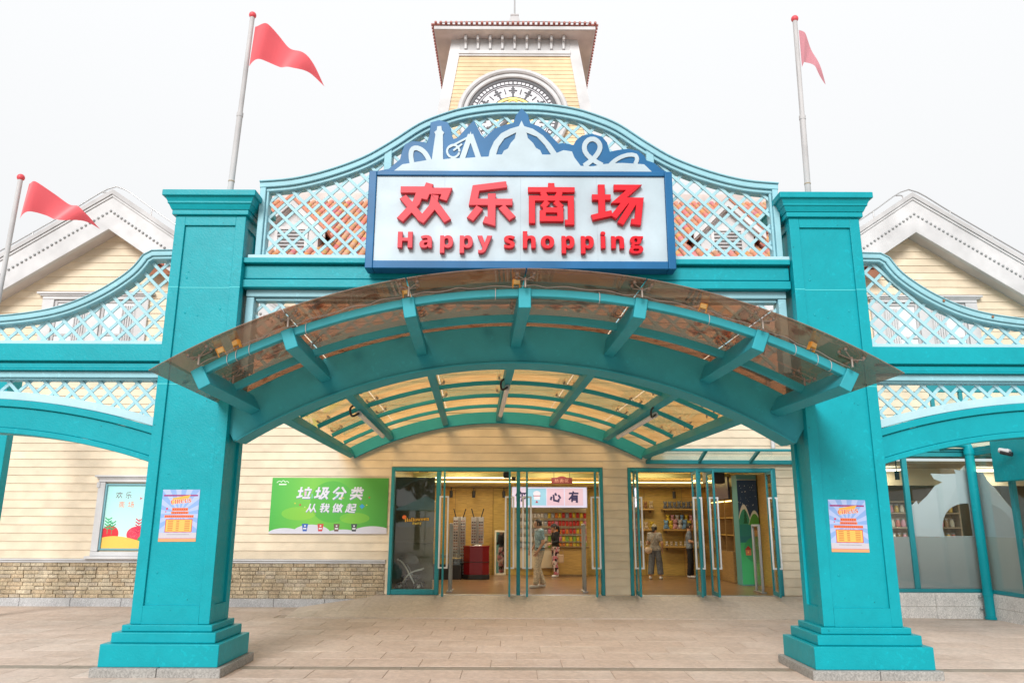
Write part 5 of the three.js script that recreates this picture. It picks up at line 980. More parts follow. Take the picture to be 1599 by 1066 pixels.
// ---------------------------------------------------------------- people
function surfaceNet(f, lo, hi, c) {
  const n = [0, 1, 2].map((i) => Math.ceil((hi[i] - lo[i]) / c) + 1), [nx, ny, nz] = n, v = new Float32Array(nx * ny * nz), id = new Int32Array(nx * ny * nz).fill(-1), pos = [], idx = [];
  const I = (x, y, z) => (z * ny + y) * nx + x;
  for (let z = 0; z < nz; z++) for (let y = 0; y < ny; y++) for (let x = 0; x < nx; x++) v[I(x, y, z)] = f(lo[0] + x * c, lo[1] + y * c, lo[2] + z * c);
  const E = [[0, 1], [2, 3], [4, 5], [6, 7], [0, 2], [1, 3], [4, 6], [5, 7], [0, 4], [1, 5], [2, 6], [3, 7]];
  for (let z = 0; z < nz - 1; z++) for (let y = 0; y < ny - 1; y++) for (let x = 0; x < nx - 1; x++) {
    const k = []; for (let i = 0; i < 8; i++) k.push(v[I(x + (i & 1), y + ((i >> 1) & 1), z + (i >> 2))]);
    let s = 0; for (const q of k) if (q < 0) s++; if (!s || s === 8) continue;
    let m = 0, a = [0, 0, 0];
    for (const [p, q] of E) if ((k[p] < 0) !== (k[q] < 0)) { const t = k[p] / (k[p] - k[q]); for (let d = 0; d < 3; d++) { const u = (p >> d) & 1, w = (q >> d) & 1; a[d] += u + (w - u) * t; } m++; }
    id[I(x, y, z)] = pos.length / 3; pos.push(lo[0] + (x + a[0] / m) * c, lo[1] + (y + a[1] / m) * c, lo[2] + (z + a[2] / m) * c);
  }
  for (let z = 1; z < nz - 1; z++) for (let y = 1; y < ny - 1; y++) for (let x = 1; x < nx - 1; x++) for (let d = 0; d < 3; d++) {
    const a = v[I(x, y, z)], b = v[I(x + (d === 0), y + (d === 1), z + (d === 2))]; if ((a < 0) === (b < 0)) continue;
    const u = [[0, 1, 0], [0, 0, 1], [1, 0, 0]][d], w = [[0, 0, 1], [1, 0, 0], [0, 1, 0]][d];
    const q = [[0, 0], [1, 0], [1, 1], [0, 1]].map(([i, j]) => id[I(x - i * u[0] - j * w[0], y - i * u[1] - j * w[1], z - i * u[2] - j * w[2])]);
    if (q.includes(-1)) continue;
    a < 0 ? idx.push(q[0], q[1], q[2], q[0], q[2], q[3]) : idx.push(q[0], q[2], q[1], q[0], q[3], q[2]);
  }
  const g = new THREE.BufferGeometry(); g.setAttribute('position', new THREE.BufferAttribute(new Float32Array(pos), 3)); g.setIndex(idx); g.computeVertexNormals(); return g;
}
const cap3 = (a, b, ra, rb_, sz = 1) => (x, y, z) => {
  const bx_ = b[0] - a[0], by = b[1] - a[1], bz = (b[2] - a[2]) / sz, px = x - a[0], py = y - a[1], pz = (z - a[2]) / sz, t = Math.max(0, Math.min(1, (px * bx_ + py * by + pz * bz) / (bx_ * bx_ + by * by + bz * bz || 1)));
  return Math.hypot(px - bx_ * t, py - by * t, pz - bz * t) - (ra + (rb_ - ra) * t);
};
const blend = (fs, k) => (x, y, z) => { let d = 1e9; for (const f of fs) { const e = f(x, y, z), h = Math.max(k - Math.abs(d - e), 0) / k; d = Math.min(d, e) - h * h * k * 0.25; } return d; };
function person(label, at, turn, o) {
  const t = thing('person', label, 'person', [0, 0, 0]); base.set(t, [0, 0, 0]);
  const J = { hip: 0.93, ...o }, q = (a, s) => [a[0] * s, a[1], a[2]], S = { skin: std(o.skin ?? [0.55, 0.32, 0.22], { roughness: 0.6 }) };
  const legs = ['L', 'R'].map((k) => ({ hip: q([0.088, 0.93, 0], k === 'L' ? 1 : -1), ...J['leg' + k] })), arms = ['L', 'R'].map((k) => ({ sh: q([o.sh ?? 0.175, 1.40, 0], k === 'L' ? 1 : -1), ...J['arm' + k] }));
  const lean = o.lean ?? 0, hd = [0 + (o.headX ?? 0), 1.605, 0.02 + lean], nk = [0, 1.46, lean * 0.7];
  const torso = (e) => [cap3([-0.075, 0.95, 0], [0.075, 0.95, 0], 0.11 + e, 0.11 + e, 0.85), cap3([0, 1.02, 0], [0, 1.2, lean * 0.3], (o.belly ?? 0.125) + e, 0.13 + e, 0.78), cap3([-0.07, 1.3, lean * 0.5], [0.07, 1.3, lean * 0.5], 0.115 + e, 0.115 + e, 0.8), cap3(arms[0].sh, arms[1].sh, 0.058 + e, 0.058 + e, 0.9)];
  const legF = (e, b) => legs.flatMap((l) => [cap3(l.hip, l.knee, 0.083 + e, 0.056 + e + b), cap3(l.knee, l.ank, 0.054 + e + b, 0.038 + e + b * 1.5)]);
  const head = (e) => { const c = hd; return (x, y, z) => { const a = (x - c[0]) / (0.074 + e), b = (y - c[1]) / (0.112 + e), d = (z - c[2]) / (0.092 + e), r = Math.hypot(a, b, d); return (r - 1) * 0.078; }; };
  const face = (turnY) => { const r = (dx, dy, dz) => [hd[0] + dx * Math.cos(turnY) + dz * Math.sin(turnY), hd[1] + dy, hd[2] - dx * Math.sin(turnY) + dz * Math.cos(turnY)]; return r; };
  const F = face(o.look ?? 0);
  const armF = arms.flatMap((a) => [cap3(a.sh, a.el, 0.05, 0.04), cap3(a.el, a.wr, 0.039, 0.027)]);
  const feet = legs.map((l) => cap3(l.ank, l.toe, 0.036, 0.026));
  const bodyF = blend([...torso(0), ...legF(0, 0), ...armF, ...feet, cap3(nk, [hd[0], 1.53, hd[2] - 0.01], 0.055, 0.05), head(0), cap3(F(0, -0.01, 0.085), F(0, -0.035, 0.105), 0.011, 0.016), cap3(F(0, -0.085, 0.06), F(0, -0.09, 0.07), 0.03, 0.028), ...[-1, 1].map((s) => cap3(F(s * 0.076, 0.01, -0.005), F(s * 0.078, -0.03, -0.002), 0.014, 0.012))], 0.035);
  const parts = [uvBox(surfaceNet(bodyF, [-0.5, -0.02, -0.5], [0.5, 1.8, 0.5], 0.0135))];
  for (const [i, a] of arms.entries()) {   // hands: palm, four unequal curled fingers, a thumb
    const s = i ? -1 : 1, d = V(a.wr[0] - a.el[0], a.wr[1] - a.el[1], a.wr[2] - a.el[2]).normalize(), f = V(0, 0, 1).addScaledVector(d, -d.z).normalize(), n = V().crossVectors(d, f).multiplyScalar(s), w = V(...a.wr), P = (u, v, k) => { const p = w.clone().addScaledVector(d, u).addScaledVector(f, v).addScaledVector(n, k); return [p.x, p.y, p.z]; };
    const h = [cap3(P(-0.02, 0, 0), P(0.03, 0, 0), 0.026, 0.026), cap3(P(0.035, -0.022, 0), P(0.075, -0.028, 0), 0.019, 0.017), cap3(P(0.035, 0.012, 0), P(0.078, 0.02, 0), 0.02, 0.017)];
    [[0.030, 0.068], [0.010, 0.076], [-0.011, 0.070], [-0.031, 0.055]].forEach(([v, L]) => { h.push(cap3(P(0.08, v, 0), P(0.08 + L * 0.55, v * 1.15, 0.006), 0.0095, 0.0088), cap3(P(0.08 + L * 0.55, v * 1.15, 0.006), P(0.08 + L * 0.95, v * 1.1, 0.03), 0.0088, 0.0075)); });
    h.push(cap3(P(0.02, 0.024, 0.004), P(0.055, 0.052, 0.014), 0.013, 0.0105), cap3(P(0.055, 0.052, 0.014), P(0.085, 0.058, 0.022), 0.0105, 0.0085));
    const c = P(0.07, 0, 0), R = 0.135; parts.push(uvBox(surfaceNet(blend(h, 0.008), c.map((e) => e - R), c.map((e) => e + R), 0.0042)));
  }
  mesh('body', parts, S.skin, t);
  const cloth = (n, f, m, c = 0.0135) => mesh(n, surfaceNet(f, [-0.55, -0.02, -0.55], [0.55, 1.85, 0.55], c), m, t);
  // shirt with sleeves, trousers, shoes, hair
  const sl = o.sleeve ?? 0.6, mix = (a, b, k) => a.map((e, i) => e + (b[i] - e) * k);
  const sleeves = arms.flatMap((a) => (sl <= 1 ? [cap3(a.sh, mix(a.sh, a.el, sl), 0.066, 0.064)] : [cap3(a.sh, a.el, 0.066, 0.056), cap3(a.el, mix(a.el, a.wr, sl - 1), 0.056, 0.045)]));
  const hem = o.hem ?? 0.93, sh = blend([...torso(0.02), ...sleeves], 0.03), wr = o.wrinkle ?? 0.004;
  cloth('shirt', (x, y, z) => Math.max(sh(x, y, z) + wr * Math.sin(y * 70 + x * 30) * Math.sin(x * 25 + z * 20), hem - y, y - 1.475, 0.062 - Math.hypot(x, (z - lean * 0.7)) - (1.475 - y) * 0.8), o.shirt);
  if (o.collar) cloth('collar', (x, y, z) => Math.max(Math.abs(Math.hypot(x, z - lean * 0.7) - 0.075 - (1.475 - y) * 0.6) - 0.011, 1.43 - y, y - 1.49), M.white, 0.012);
  const tr = blend([cap3([-0.075, 0.94, 0], [0.075, 0.94, 0], 0.118, 0.118, 0.88), ...legF(0.014, o.flare ?? 0.014)], 0.03);
  const cuff = o.cuff ?? 0.09;
  cloth('trousers', (x, y, z) => Math.max(tr(x, y, z) + 0.004 * Math.sin(y * 55) * Math.sin(x * 30 + z * 40), y - (hem > 0.96 ? 1.0 : 0.985), cuff - y), o.trousers);
  if (o.belt) cloth('belt', (x, y, z) => Math.max(tr(x, 0.95, z) - 0.012, Math.abs(y - 0.985) - 0.018), M.black);
  const so = blend(legs.map((l) => cap3([l.ank[0], l.ank[1] - 0.035, l.ank[2] - 0.02], [l.toe[0], l.toe[1], l.toe[2]], 0.05, 0.037)), 0.01);
  cloth('shoes', (x, y, z) => Math.max(so(x, y, z), -y, y - 0.13 + 0), o.shoes, 0.012);
  const hf = head(0.013), fd = F(0, 0, 1).map((e, i) => e - hd[i]);
  const hairline = (x, y, z) => { const f = (x - hd[0]) * fd[0] + (z - hd[2]) * fd[2], up = y - hd[1]; return Math.max(-0.055 - up, f - 0.035 - Math.max(0, up - 0.045) * 1.6); };
  const extra = o.hairExtra ? blend(o.hairExtra.map((a) => cap3(...a)), 0.02) : () => 1;
  mesh('hair', surfaceNet((x, y, z) => Math.min(Math.max(hf(x, y, z) + 0.004 * Math.sin(x * 160) * Math.sin(y * 140 + z * 120), hairline(x, y, z)), extra(x, y, z)), [-0.3, 1.35, -0.35], [0.3, 1.82, 0.35], 0.009), std([0.018, 0.014, 0.012], { roughness: 0.55 }), t);
  if (o.cap) {
    const hc = head(0.022); mesh('cap', surfaceNet((x, y, z) => { const dome = Math.max(hc(x, y, z), hd[1] + 0.035 - y), f = (x - hd[0]) * fd[0] + (z - hd[2]) * fd[2], sd = (x - hd[0]) * fd[2] - (z - hd[2]) * fd[0]; const peak = Math.max(Math.abs(y - hd[1] - 0.045 + f * 0.12) - 0.011, Math.hypot(f - 0.06, sd) - 0.115, -f + 0.03); return Math.min(dome, peak); }, [-0.3, 1.55, -0.3], [0.3, 1.85, 0.3], 0.008), o.cap, t);
  }
  mesh('eye', [-1, 1].map((s) => ball(0.009, ...F(s * 0.03, 0.008, 0.083), 8)), std([0.03, 0.02, 0.02], { roughness: 0.2 }), t);
  mesh('mouth', ball(0.02, 0, 0, 0, 10).scale(1, 0.25, 0.3).rotateY(o.look ?? 0).translate(...F(0, -0.065, 0.082)), std([0.4, 0.14, 0.12]), t);
  t.position.set(...at); t.rotation.y = turn; t.scale.setScalar(o.scale ?? 1);
  return t;
}
const fabric = (c) => std(c, { map: N.stone, roughness: 0.92 });
const FY = 0.28;
person('man in a light blue polo shirt and khaki trousers, walking in the wide doorway', [0.76, FY, -10.5], -1.35, {
  scale: 1.025, shirt: fabric([0.42, 0.64, 0.76]), trousers: fabric([0.86, 0.76, 0.6]), shoes: std([0.75, 0.74, 0.72]), belt: true, collar: true, belly: 0.14, lean: 0.02, look: -0.15, cuff: 0.1,
  legL: { knee: [0.1, 0.5, 0.10], ank: [0.1, 0.09, 0.13], toe: [0.11, 0.04, 0.28] }, legR: { knee: [-0.1, 0.5, 0.03], ank: [-0.1, 0.09, -0.12], toe: [-0.11, 0.04, 0.03] },
  armL: { el: [0.25, 1.13, -0.03], wr: [0.24, 0.91, 0.12] }, armR: { el: [-0.24, 1.13, 0.02], wr: [-0.22, 0.92, 0.16] },
});
{
  const pm = new THREE.MeshStandardMaterial({ roughness: 0.9, map: (() => { const a = noise2(128, 7, 77), b = noise2(128, 9, 91); return tex(128, 0.5, (x, y) => (a(x, y) > 0.62 ? [0.08, 0.07, 0.09] : b(x, y) > 0.6 ? [0.75, 0.45, 0.5] : [0.8, 0.74, 0.72])); })() });
  person('woman in a black cap, black top and patterned trousers by the snack counter', [1.42, FY, -14.55], -1.25, {
    scale: 0.95, shirt: fabric([0.02, 0.02, 0.025]), sleeve: 1.75, trousers: pm, shoes: std([0.7, 0.68, 0.68]), hem: 0.98, belly: 0.108, sh: 0.15, lean: 0.03, flare: 0.022, cap: std([0.02, 0.02, 0.022], { roughness: 0.7 }),
    hairExtra: [[[0, 1.62, -0.09], [0, 1.5, -0.13], 0.045, 0.035], [[0, 1.5, -0.13], [0, 1.36, -0.12], 0.035, 0.015]],
    legL: { knee: [0.09, 0.5, 0.06], ank: [0.09, 0.09, 0.02], toe: [0.1, 0.035, 0.16] }, legR: { knee: [-0.09, 0.5, 0.02], ank: [-0.09, 0.09, -0.06], toe: [-0.1, 0.035, 0.08] },
    armL: { el: [0.2, 1.15, 0.02], wr: [0.2, 1.08, 0.25] }, armR: { el: [-0.21, 1.13, -0.02], wr: [-0.22, 0.9, 0.02] },
  });
  const t = thing('handbag', 'tan handbag hanging at the side of the woman in the black cap', 'bag', [1.55, 0.72, -14.3]);
  mesh('pouch', [rb(1.48, 1.66, 0.72, 0.98, -14.36, -14.26, 0.04, 2)], std([0.5, 0.34, 0.22], { roughness: 0.6 }), t); mesh('strap', tube([V(1.5, 0.96, -14.31), V(1.52, 1.1, -14.33), V(1.57, 1.12, -14.34), V(1.62, 1.1, -14.33), V(1.64, 0.96, -14.31)], 0.008), std([0.3, 0.18, 0.1]), t);
}
person('person in a beige shirt and grey jeans seen from behind, with cap', [4.42, FY, -13.7], 2.75, {
  scale: 0.945, shirt: fabric([0.48, 0.44, 0.38]), trousers: fabric([0.20, 0.22, 0.25]), shoes: std([0.7, 0.7, 0.68]), belly: 0.115, sh: 0.16, hem: 0.9, look: 0.35, flare: 0.03, cuff: 0.16, cap: std([0.22, 0.19, 0.13], { roughness: 0.85 }),
  hairExtra: [[[0, 1.6, -0.1], [0, 1.52, -0.13], 0.05, 0.045]],
  legL: { knee: [0.13, 0.5, 0.03], ank: [0.17, 0.09, -0.02], toe: [0.19, 0.035, 0.11] }, legR: { knee: [-0.12, 0.5, 0.06], ank: [-0.15, 0.09, 0.05], toe: [-0.17, 0.035, 0.19] },
  armL: { el: [0.23, 1.15, 0.03], wr: [0.12, 1.02, 0.2] }, armR: { el: [-0.24, 1.14, 0.0], wr: [-0.22, 0.92, 0.1] },
});
{
  const t = thing('shoulder_bag', 'round beige shoulder bag at the hip of the person in the beige shirt', 'bag', [4.2, 0.95, -13.62]);
  mesh('pouch', ball(0.12, 0, 0, 0, 18).scale(1, 0.85, 0.5).translate(4.2, 1.14, -13.6), std([0.5, 0.38, 0.27], { roughness: 0.75 }), t); mesh('strap', tube([V(4.22, 1.22, -13.58), V(4.3, 1.45, -13.5), V(4.46, 1.66, -13.6)], 0.009), std([0.35, 0.25, 0.17]), t);
}
person('dark haired person in a blue grey shirt and black trousers by the toy shelves', [5.66, FY, -14.45], 1.35, {
  scale: 0.975, shirt: fabric([0.30, 0.35, 0.43]), trousers: fabric([0.025, 0.025, 0.03]), shoes: std([0.7, 0.7, 0.72]), belly: 0.12, hem: 0.91, look: 0.2,
  legL: { knee: [0.1, 0.5, 0.03], ank: [0.1, 0.09, 0.03], toe: [0.11, 0.035, 0.17] }, legR: { knee: [-0.1, 0.5, 0.0], ank: [-0.1, 0.09, -0.05], toe: [-0.11, 0.035, 0.1] },
  armL: { el: [0.22, 1.15, 0.0], wr: [0.16, 1.15, 0.24] }, armR: { el: [-0.23, 1.14, 0.02], wr: [-0.2, 1.1, 0.26] },
});

// ---------------------------------------------------------------- glass corner shop on the right
{
  const t = thing('corner_shop', 'glass fronted corner shop with frosted band and stone foot, right of the gateway', 'shop', [9.5, 0, -6.6]);
  const fz = -6.6, sx = 10.2, y0 = 0.56, y1 = 3.46;
  const foot = mesh('stone_foot', [span(7.02, sx - 0.02, -0.05, 0.5, -6.76, fz - 0.02), span(sx + 0.02, sx + 0.18, -0.05, 0.5, fz - 0.16, -1.5)], M.mortar, t);
  let x = 7.0; for (const w of [1.1, 1.0, 1.1]) { for (const [a, b] of [[-0.03, 0.24], [0.244, 0.52]]) mesh('stone_slab', rb(x + 0.003, Math.min(x + w - 0.003, sx), a, b, fz - 0.05, fz, 0.006), M.granite, foot); x += w; }
  for (let z = -6.6; z < -1.6; z += 1.2) for (const [a, b] of [[-0.03, 0.24], [0.244, 0.52]]) mesh('stone_slab', rb(sx, sx + 0.05, a, b, z + 0.004, z + 1.196, 0.006), M.granite, foot);
  const gx = sx + 0.06;
  mesh('frame', [rb(7.0, sx - 0.002, 0.524, 0.60, fz - 0.12, fz - 0.02), rb(7.0, sx - 0.002, y1 - 0.04, y1 + 0.06, fz - 0.13, fz - 0.01), rb(8.72, 8.83, 0.602, y1 - 0.042, fz - 0.12, fz - 0.02), rb(7.0, 7.1, 0.602, y1 - 0.042, fz - 0.12, fz - 0.02), rb(sx - 0.01, sx + 0.10, 0.602, y1 + 0.06, fz - 0.13, fz - 0.02),
    rb(sx + 0.01, gx + 0.05, 0.524, 0.60, fz - 0.01, -1.6), rb(sx + 0.01, gx + 0.05, y1 - 0.04, y1 + 0.06, fz - 0.01, -1.6), ...[-5.3, -3.9, -2.5].map((z) => rb(sx + 0.005, gx + 0.05, 0.602, y1 - 0.042, z - 0.055, z + 0.055)),
    rb(7.0, 7.09, 0.3, 3.4, fz - 1.8, fz - 1.7), rb(7.01, 7.08, 3.4, 3.47, fz - 1.75, fz - 0.13), rb(7.01, 7.08, 0.5, 0.57, fz - 1.7, fz - 0.13)], M.tealTrim, t);
  for (const [a, b] of [[7.1, 8.72], [8.83, sx - 0.01]]) mesh('pane', span(a, b, 0.6, y1 - 0.04, fz - 0.075, fz - 0.065), M.glass, t);
  for (const [a, b] of [[fz - 0.02, -5.355], [-5.245, -3.955], [-3.845, -2.555]]) mesh('pane', span(gx - 0.005, gx + 0.005, 0.6, y1 - 0.04, a, b), M.glass, t);
  mesh('pane', span(7.04, 7.05, 0.57, 3.4, fz - 1.7, fz - 0.13), M.glass, t);
  // frosted band and white dome-shaped film on the panes
  mesh('frosted_band', [span(7.1, 8.72, 0.605, 1.68, fz - 0.0785, fz - 0.077), span(8.83, sx - 0.012, 0.605, 1.68, fz - 0.0785, fz - 0.077)], M.frost, t);
  mesh('frosted_band', [[fz - 0.02, -5.355], [-5.245, -3.955], [-3.845, -2.555]].map(([a, b]) => span(gx + 0.007, gx + 0.0085, 0.605, 1.68, a, b)), M.frost, t);
  const film = poly([[8.83, 1.684], [8.83, 2.34], [8.98, 2.46], [9.0, 2.38], [9.22, 2.56], [9.42, 2.78], [9.6, 2.86], [9.42, 2.93], [9.36, 3.05], [9.7, 3.04], [9.92, 3.05], [9.9, 3.14], [10.02, 3.12], [10.19, 3.28], [10.19, 1.684]]);
  const hole = new THREE.Path(); hole.moveTo(9.5, 1.70); hole.lineTo(9.48, 1.86); hole.bezierCurveTo(9.5, 2.2, 9.75, 2.42, 10.12, 2.40); hole.lineTo(10.12, 1.70); film.holes.push(hole);
  mesh('window_film', extrude(film, fz - 0.0785, fz - 0.077), M.film, t, 'white dome shaped film with an arched opening');
  const f2 = poly([[6.6, 1.684], [6.6, 3.1], [6.25, 3.05], [6.1, 2.85], [5.9, 2.7], [5.6, 2.4], [5.37, 2.2], [5.37, 1.684]]); const g2 = extrude(f2, 0, 0.0015); g2.rotateY(Math.PI / 2); g2.translate(gx + 0.0072, 0, 0); const pp = g2.attributes.position; for (let i = 0; i < pp.count; i++) pp.setZ(i, pp.getZ(i)); mesh('window_film', g2, M.film, t);
  mesh('roof', [rb(6.98, 15, y1 + 0.062, y1 + 0.14, WZ + 0.04, fz + 0.02), span(sx + 0.02, 15, y1 + 0.062, y1 + 0.14, fz + 0.022, -1.6)], M.tealTrim, t);
  mesh('upper_frame', [rb(9.55, 9.63, y1 + 0.142, 4.88, fz - 0.1, fz - 0.02), rb(10.2, 10.28, y1 + 0.142, 4.88, fz - 0.1, fz - 0.02), rb(9.5, 13, 4.882, 5.06, fz - 0.1, fz - 0.02)], M.tealTrim, t);
  mesh('pane', [span(9.63, 10.2, y1 + 0.142, 4.88, fz - 0.066, fz - 0.058)], M.glass, t); mesh('pane', [span(10.28, 13, y1 + 0.142, 4.88, fz - 0.066, fz - 0.058)], M.glass, t);
  // inside
  struct('floor', span(7.0, 15, -0.1, 0.06, -13.2, fz - 0.14), M.shopFloor); struct('floor', span(sx + 0.2, 15, -0.1, 0.05, fz - 0.14, -1.6), M.shopFloor);
  struct('ceiling', span(7.2, 15, 3.4, 3.46, -13.2, WZ + 0.03), std([0.42, 0.37, 0.28]));
  struct('wall_back', span(7.2, 15, 0.06, 3.4, -13.4, -13.2), std([0.50, 0.43, 0.30], { map: N.blot })); struct('wall_right', span(15, 15.2, 0, 3.5, -13.4, -1.6), std([0.42, 0.36, 0.26]));
  struct('wall_left', span(7.2, 7.24, 0.06, 3.4, -13.2, WZ - 0.26), std([0.42, 0.36, 0.26]));
  struct('bulkhead', [span(7.25, 15, 2.95, 3.4, -10.2, -10.0)], std([0.46, 0.40, 0.28]));
  const W = [1, 0.9, 0.72];
  [[9.6, -9.6], [12.5, -9.6], [12.5, -5]].forEach(([lx, lz], i) => {
    single('ceiling_panel', 'warm ceiling light panel inside the corner shop, ' + ['behind the dome film', 'deep on the right', 'along the side windows'][i], 'light', rb(lx - 0.5, lx + 0.5, 3.30, 3.34, lz - 0.2, lz + 0.2), glow(...W, 2)); const l = new THREE.RectAreaLight(new THREE.Color().setRGB(...W), 9, 0.95, 0.36); l.position.set(lx, 3.29, lz); l.lookAt(lx, 0, lz + 0.001); scene.add(l);
  });
  const d = thing('pendant_lamp', 'black pendant lamp hanging behind the side window of the corner shop', 'lamp', [10.9, 2.9, -5.8]); mesh('shade', [new THREE.LatheGeometry([[0.02, 0.16], [0.05, 0.15], [0.06, 0.08], [0.2, 0.0], [0.205, -0.02]].map(([a, b]) => V2(a, b)), 24).translate(10.9, 3.0, -5.8)], std([0.03, 0.03, 0.03], { side: THREE.DoubleSide }), d); mesh('bulb', ball(0.06, 10.9, 3.0, -5.8, 12), glow(1, 0.7, 0.35, 2), d); mesh('cord', cyl(0.008, 0.008, 0.32, 10.9, 3.3, -5.8, 6), M.black, d);
  { const l = new THREE.PointLight(new THREE.Color(1, 0.75, 0.45), 2); l.position.set(10.9, 2.9, -5.8); l.shadow.radius = 3; scene.add(l); }
  const sp = thing('track_spotlight', 'small dark spotlight behind the narrow left pane of the corner shop', 'spotlight', [8.95, 3.0, -7.4]); mesh('body', cyl(0.05, 0.05, 0.2, 8.97, 3.05, -7.4, 12), M.dark, sp); mesh('arm', cyl(0.012, 0.012, 0.25, 8.97, 3.27, -7.4, 8), M.dark, sp);
  // shelves with sweets, pink counter
  const sv = thing('sweet_shelf', 'wooden shelf wall with jars of sweets, seen through the arched film opening', 'shelf', [9.9, 0.06, -8.9]);
  mesh('carcass', [span(9.15, 11.2, 0.06, 2.5, -9.3, -9.26), ...[9.15, 10.2, 11.16].map((a) => span(a, a + 0.04, 0.06, 2.5, -9.259, -8.9)), ...[1.5, 1.85, 2.2, 2.48].map((y) => span(9.191, 11.159, y, y + 0.03, -9.258, -8.9))], std([0.74, 0.58, 0.4], { map: N.grain }), sv);
  [1.53, 1.88, 2.23].forEach((y, r) => { for (let i = 0; i < 14; i++) { const c = [[0.85, 0.4, 0.48], [0.75, 0.22, 0.16], [0.88, 0.8, 0.66], [0.42, 0.68, 0.78], [0.85, 0.6, 0.15], [0.45, 0.28, 0.15]], k = Math.floor(rnd() * 6), nm = ['pink', 'red', 'cream', 'blue', 'amber', 'brown'][k], jx = 9.28 + i * 0.135; if (i === 7) continue; const j = thing('sweet_jar', `${nm} sweet jar, ${ORD[i]} from the left in the ${['lowest', 'middle', 'top'][r]} row of the corner shop`, 'jar', [jx, y, -9.05], `${nm} jars in the ${['lowest', 'middle', 'top'][r]} sweet row`); mesh('jar', new THREE.LatheGeometry([[0, 0], [0.045, 0], [0.056, 0.02], [0.056, 0.11], [0.04, 0.15], [0.036, 0.172]].map(([a, b]) => V2(a, b)), 14).translate(jx, y + 0.002, -9.05), std(c[k], { roughness: 0.2 }), j); mesh('lid', cyl(0.045, 0.045, 0.03, jx, y + 0.19, -9.05, 10), M.whiteDull, j); } });
  const pc = thing('pink_counter', 'pink sweet counter with a white top behind the frosted panes', 'counter', [8.9, 0.06, -7.6]); mesh('front', [rb(7.7, 10.0, 0.06, 1.5, -7.9, -7.4, 0.01)], std([0.75, 0.3, 0.42]), pc); mesh('top', rb(7.65, 10.05, 1.502, 1.55, -7.95, -7.35, 0.01), M.white, pc);
  const ca = thing('candy_display', 'pink tiered candy display standing on the pink counter', 'display', [8.55, 1.552, -7.6]); mesh('tier', [cyl(0.2, 0.2, 0.1, 8.55, 1.603, -7.6, 20), cyl(0.14, 0.14, 0.16, 8.55, 1.735, -7.6, 20), cyl(0.09, 0.08, 0.16, 8.55, 1.897, -7.6, 20)], std([0.8, 0.4, 0.5], { map: N.stone }), ca); mesh('topper', ball(0.06, 8.55, 2.02, -7.6, 12), std([0.85, 0.6, 0.65]), ca);
  // back-lit shelf seen through the left pane
  const bl = thing('bottle_shelf', 'dark shelf with a lit strip behind the narrow left pane', 'shelf', [8.6, 1.4, -13.0]); mesh('carcass', [span(7.4, 12, 1.3, 2.6, -13.19, -13.1), span(7.4, 12, 1.3, 1.36, -13.1, -12.8), span(7.4, 12, 1.95, 2.0, -13.1, -12.8), span(7.4, 12, 2.56, 2.62, -13.1, -12.8)], std([0.12, 0.09, 0.05]), bl); single('light_strip', 'thin warm light strip on the dark shelf in the corner shop', 'light', rb(7.5, 11.9, 1.90, 1.945, -12.84, -12.80), glow(1, 0.75, 0.3, 1.6));
  const cols = [[0.1, 0.2, 0.12], [0.35, 0.2, 0.08], [0.3, 0.3, 0.28]], bt = [[], [], []]; for (let i = 0; i < 28; i++) for (const y of [1.36, 2.0]) bt[Math.floor(rnd() * 3)].push(cyl(0.05, 0.05, 0.26, 7.6 + i * 0.15, y + 0.13, -12.95, 8), cyl(0.02, 0.018, 0.1, 7.6 + i * 0.15, y + 0.3, -12.95, 8)); bt.forEach((b, i) => { mesh('bottle', b, std(cols[i], { roughness: 0.2 }), bl).userData.kind = 'stuff'; });
}
{ // downpipe, teal box sign, small camera at the right edge
  const t = thing('downpipe', 'turquoise downpipe with an elbow at the corner of the glass shop', 'pipe', [10.14, 0, -6.42]), m = M.teal;
  mesh('pipe', [cyl(0.095, 0.095, 3.58, 10.14, 1.80, -6.44, 20), tube([V(10.14, 3.55, -6.44), V(10.13, 3.64, -6.45), V(10.04, 3.69, -6.48), V(9.8, 3.70, -6.5), V(9.55, 3.65, -6.55)], 0.09, 24, 14)], m, t); mesh('socket', [cyl(0.112, 0.112, 0.1, 10.14, 3.5, -6.44, 20), cyl(0.108, 0.108, 0.07, 10.14, 0.52, -6.44, 20), cyl(0.115, 0.12, 0.05, 10.14, 0.03, -6.44, 20)], m, t);
  mesh('bracket', [rb(9.99, 10.29, 0.44, 0.48, -6.56, -6.48), rb(9.99, 10.29, 0.2, 0.23, -6.56, -6.48)], M.steel, t);
  const b = thing('fascia_sign', 'plain turquoise box sign on the side of the glass shop at the right edge', 'sign', [10.1, 3.1, -4.2]); mesh('box', rb(9.98, 10.18, 2.80, 3.82, -5.42, -2.9, 0.015), M.teal, b); mesh('cap', rb(9.96, 10.19, 3.822, 3.86, -5.45, -2.9, 0.008), M.tealTrim, b);
  const c = thing('security_camera', 'small black and white security camera on the turquoise box sign', 'camera', [9.9, 3.3, -4.85]); mesh('body', [rod(V(9.80, 3.36, -4.80), V(9.90, 3.30, -4.62), 0.045, 14)], M.black, c); mesh('hood', [rod(V(9.80, 3.40, -4.84), V(9.89, 3.35, -4.66), 0.05, 14)], M.white, c); mesh('mount', [rod(V(9.82, 3.35, -4.8), V(9.98, 3.42, -4.85), 0.018, 8)], M.white, c);
}
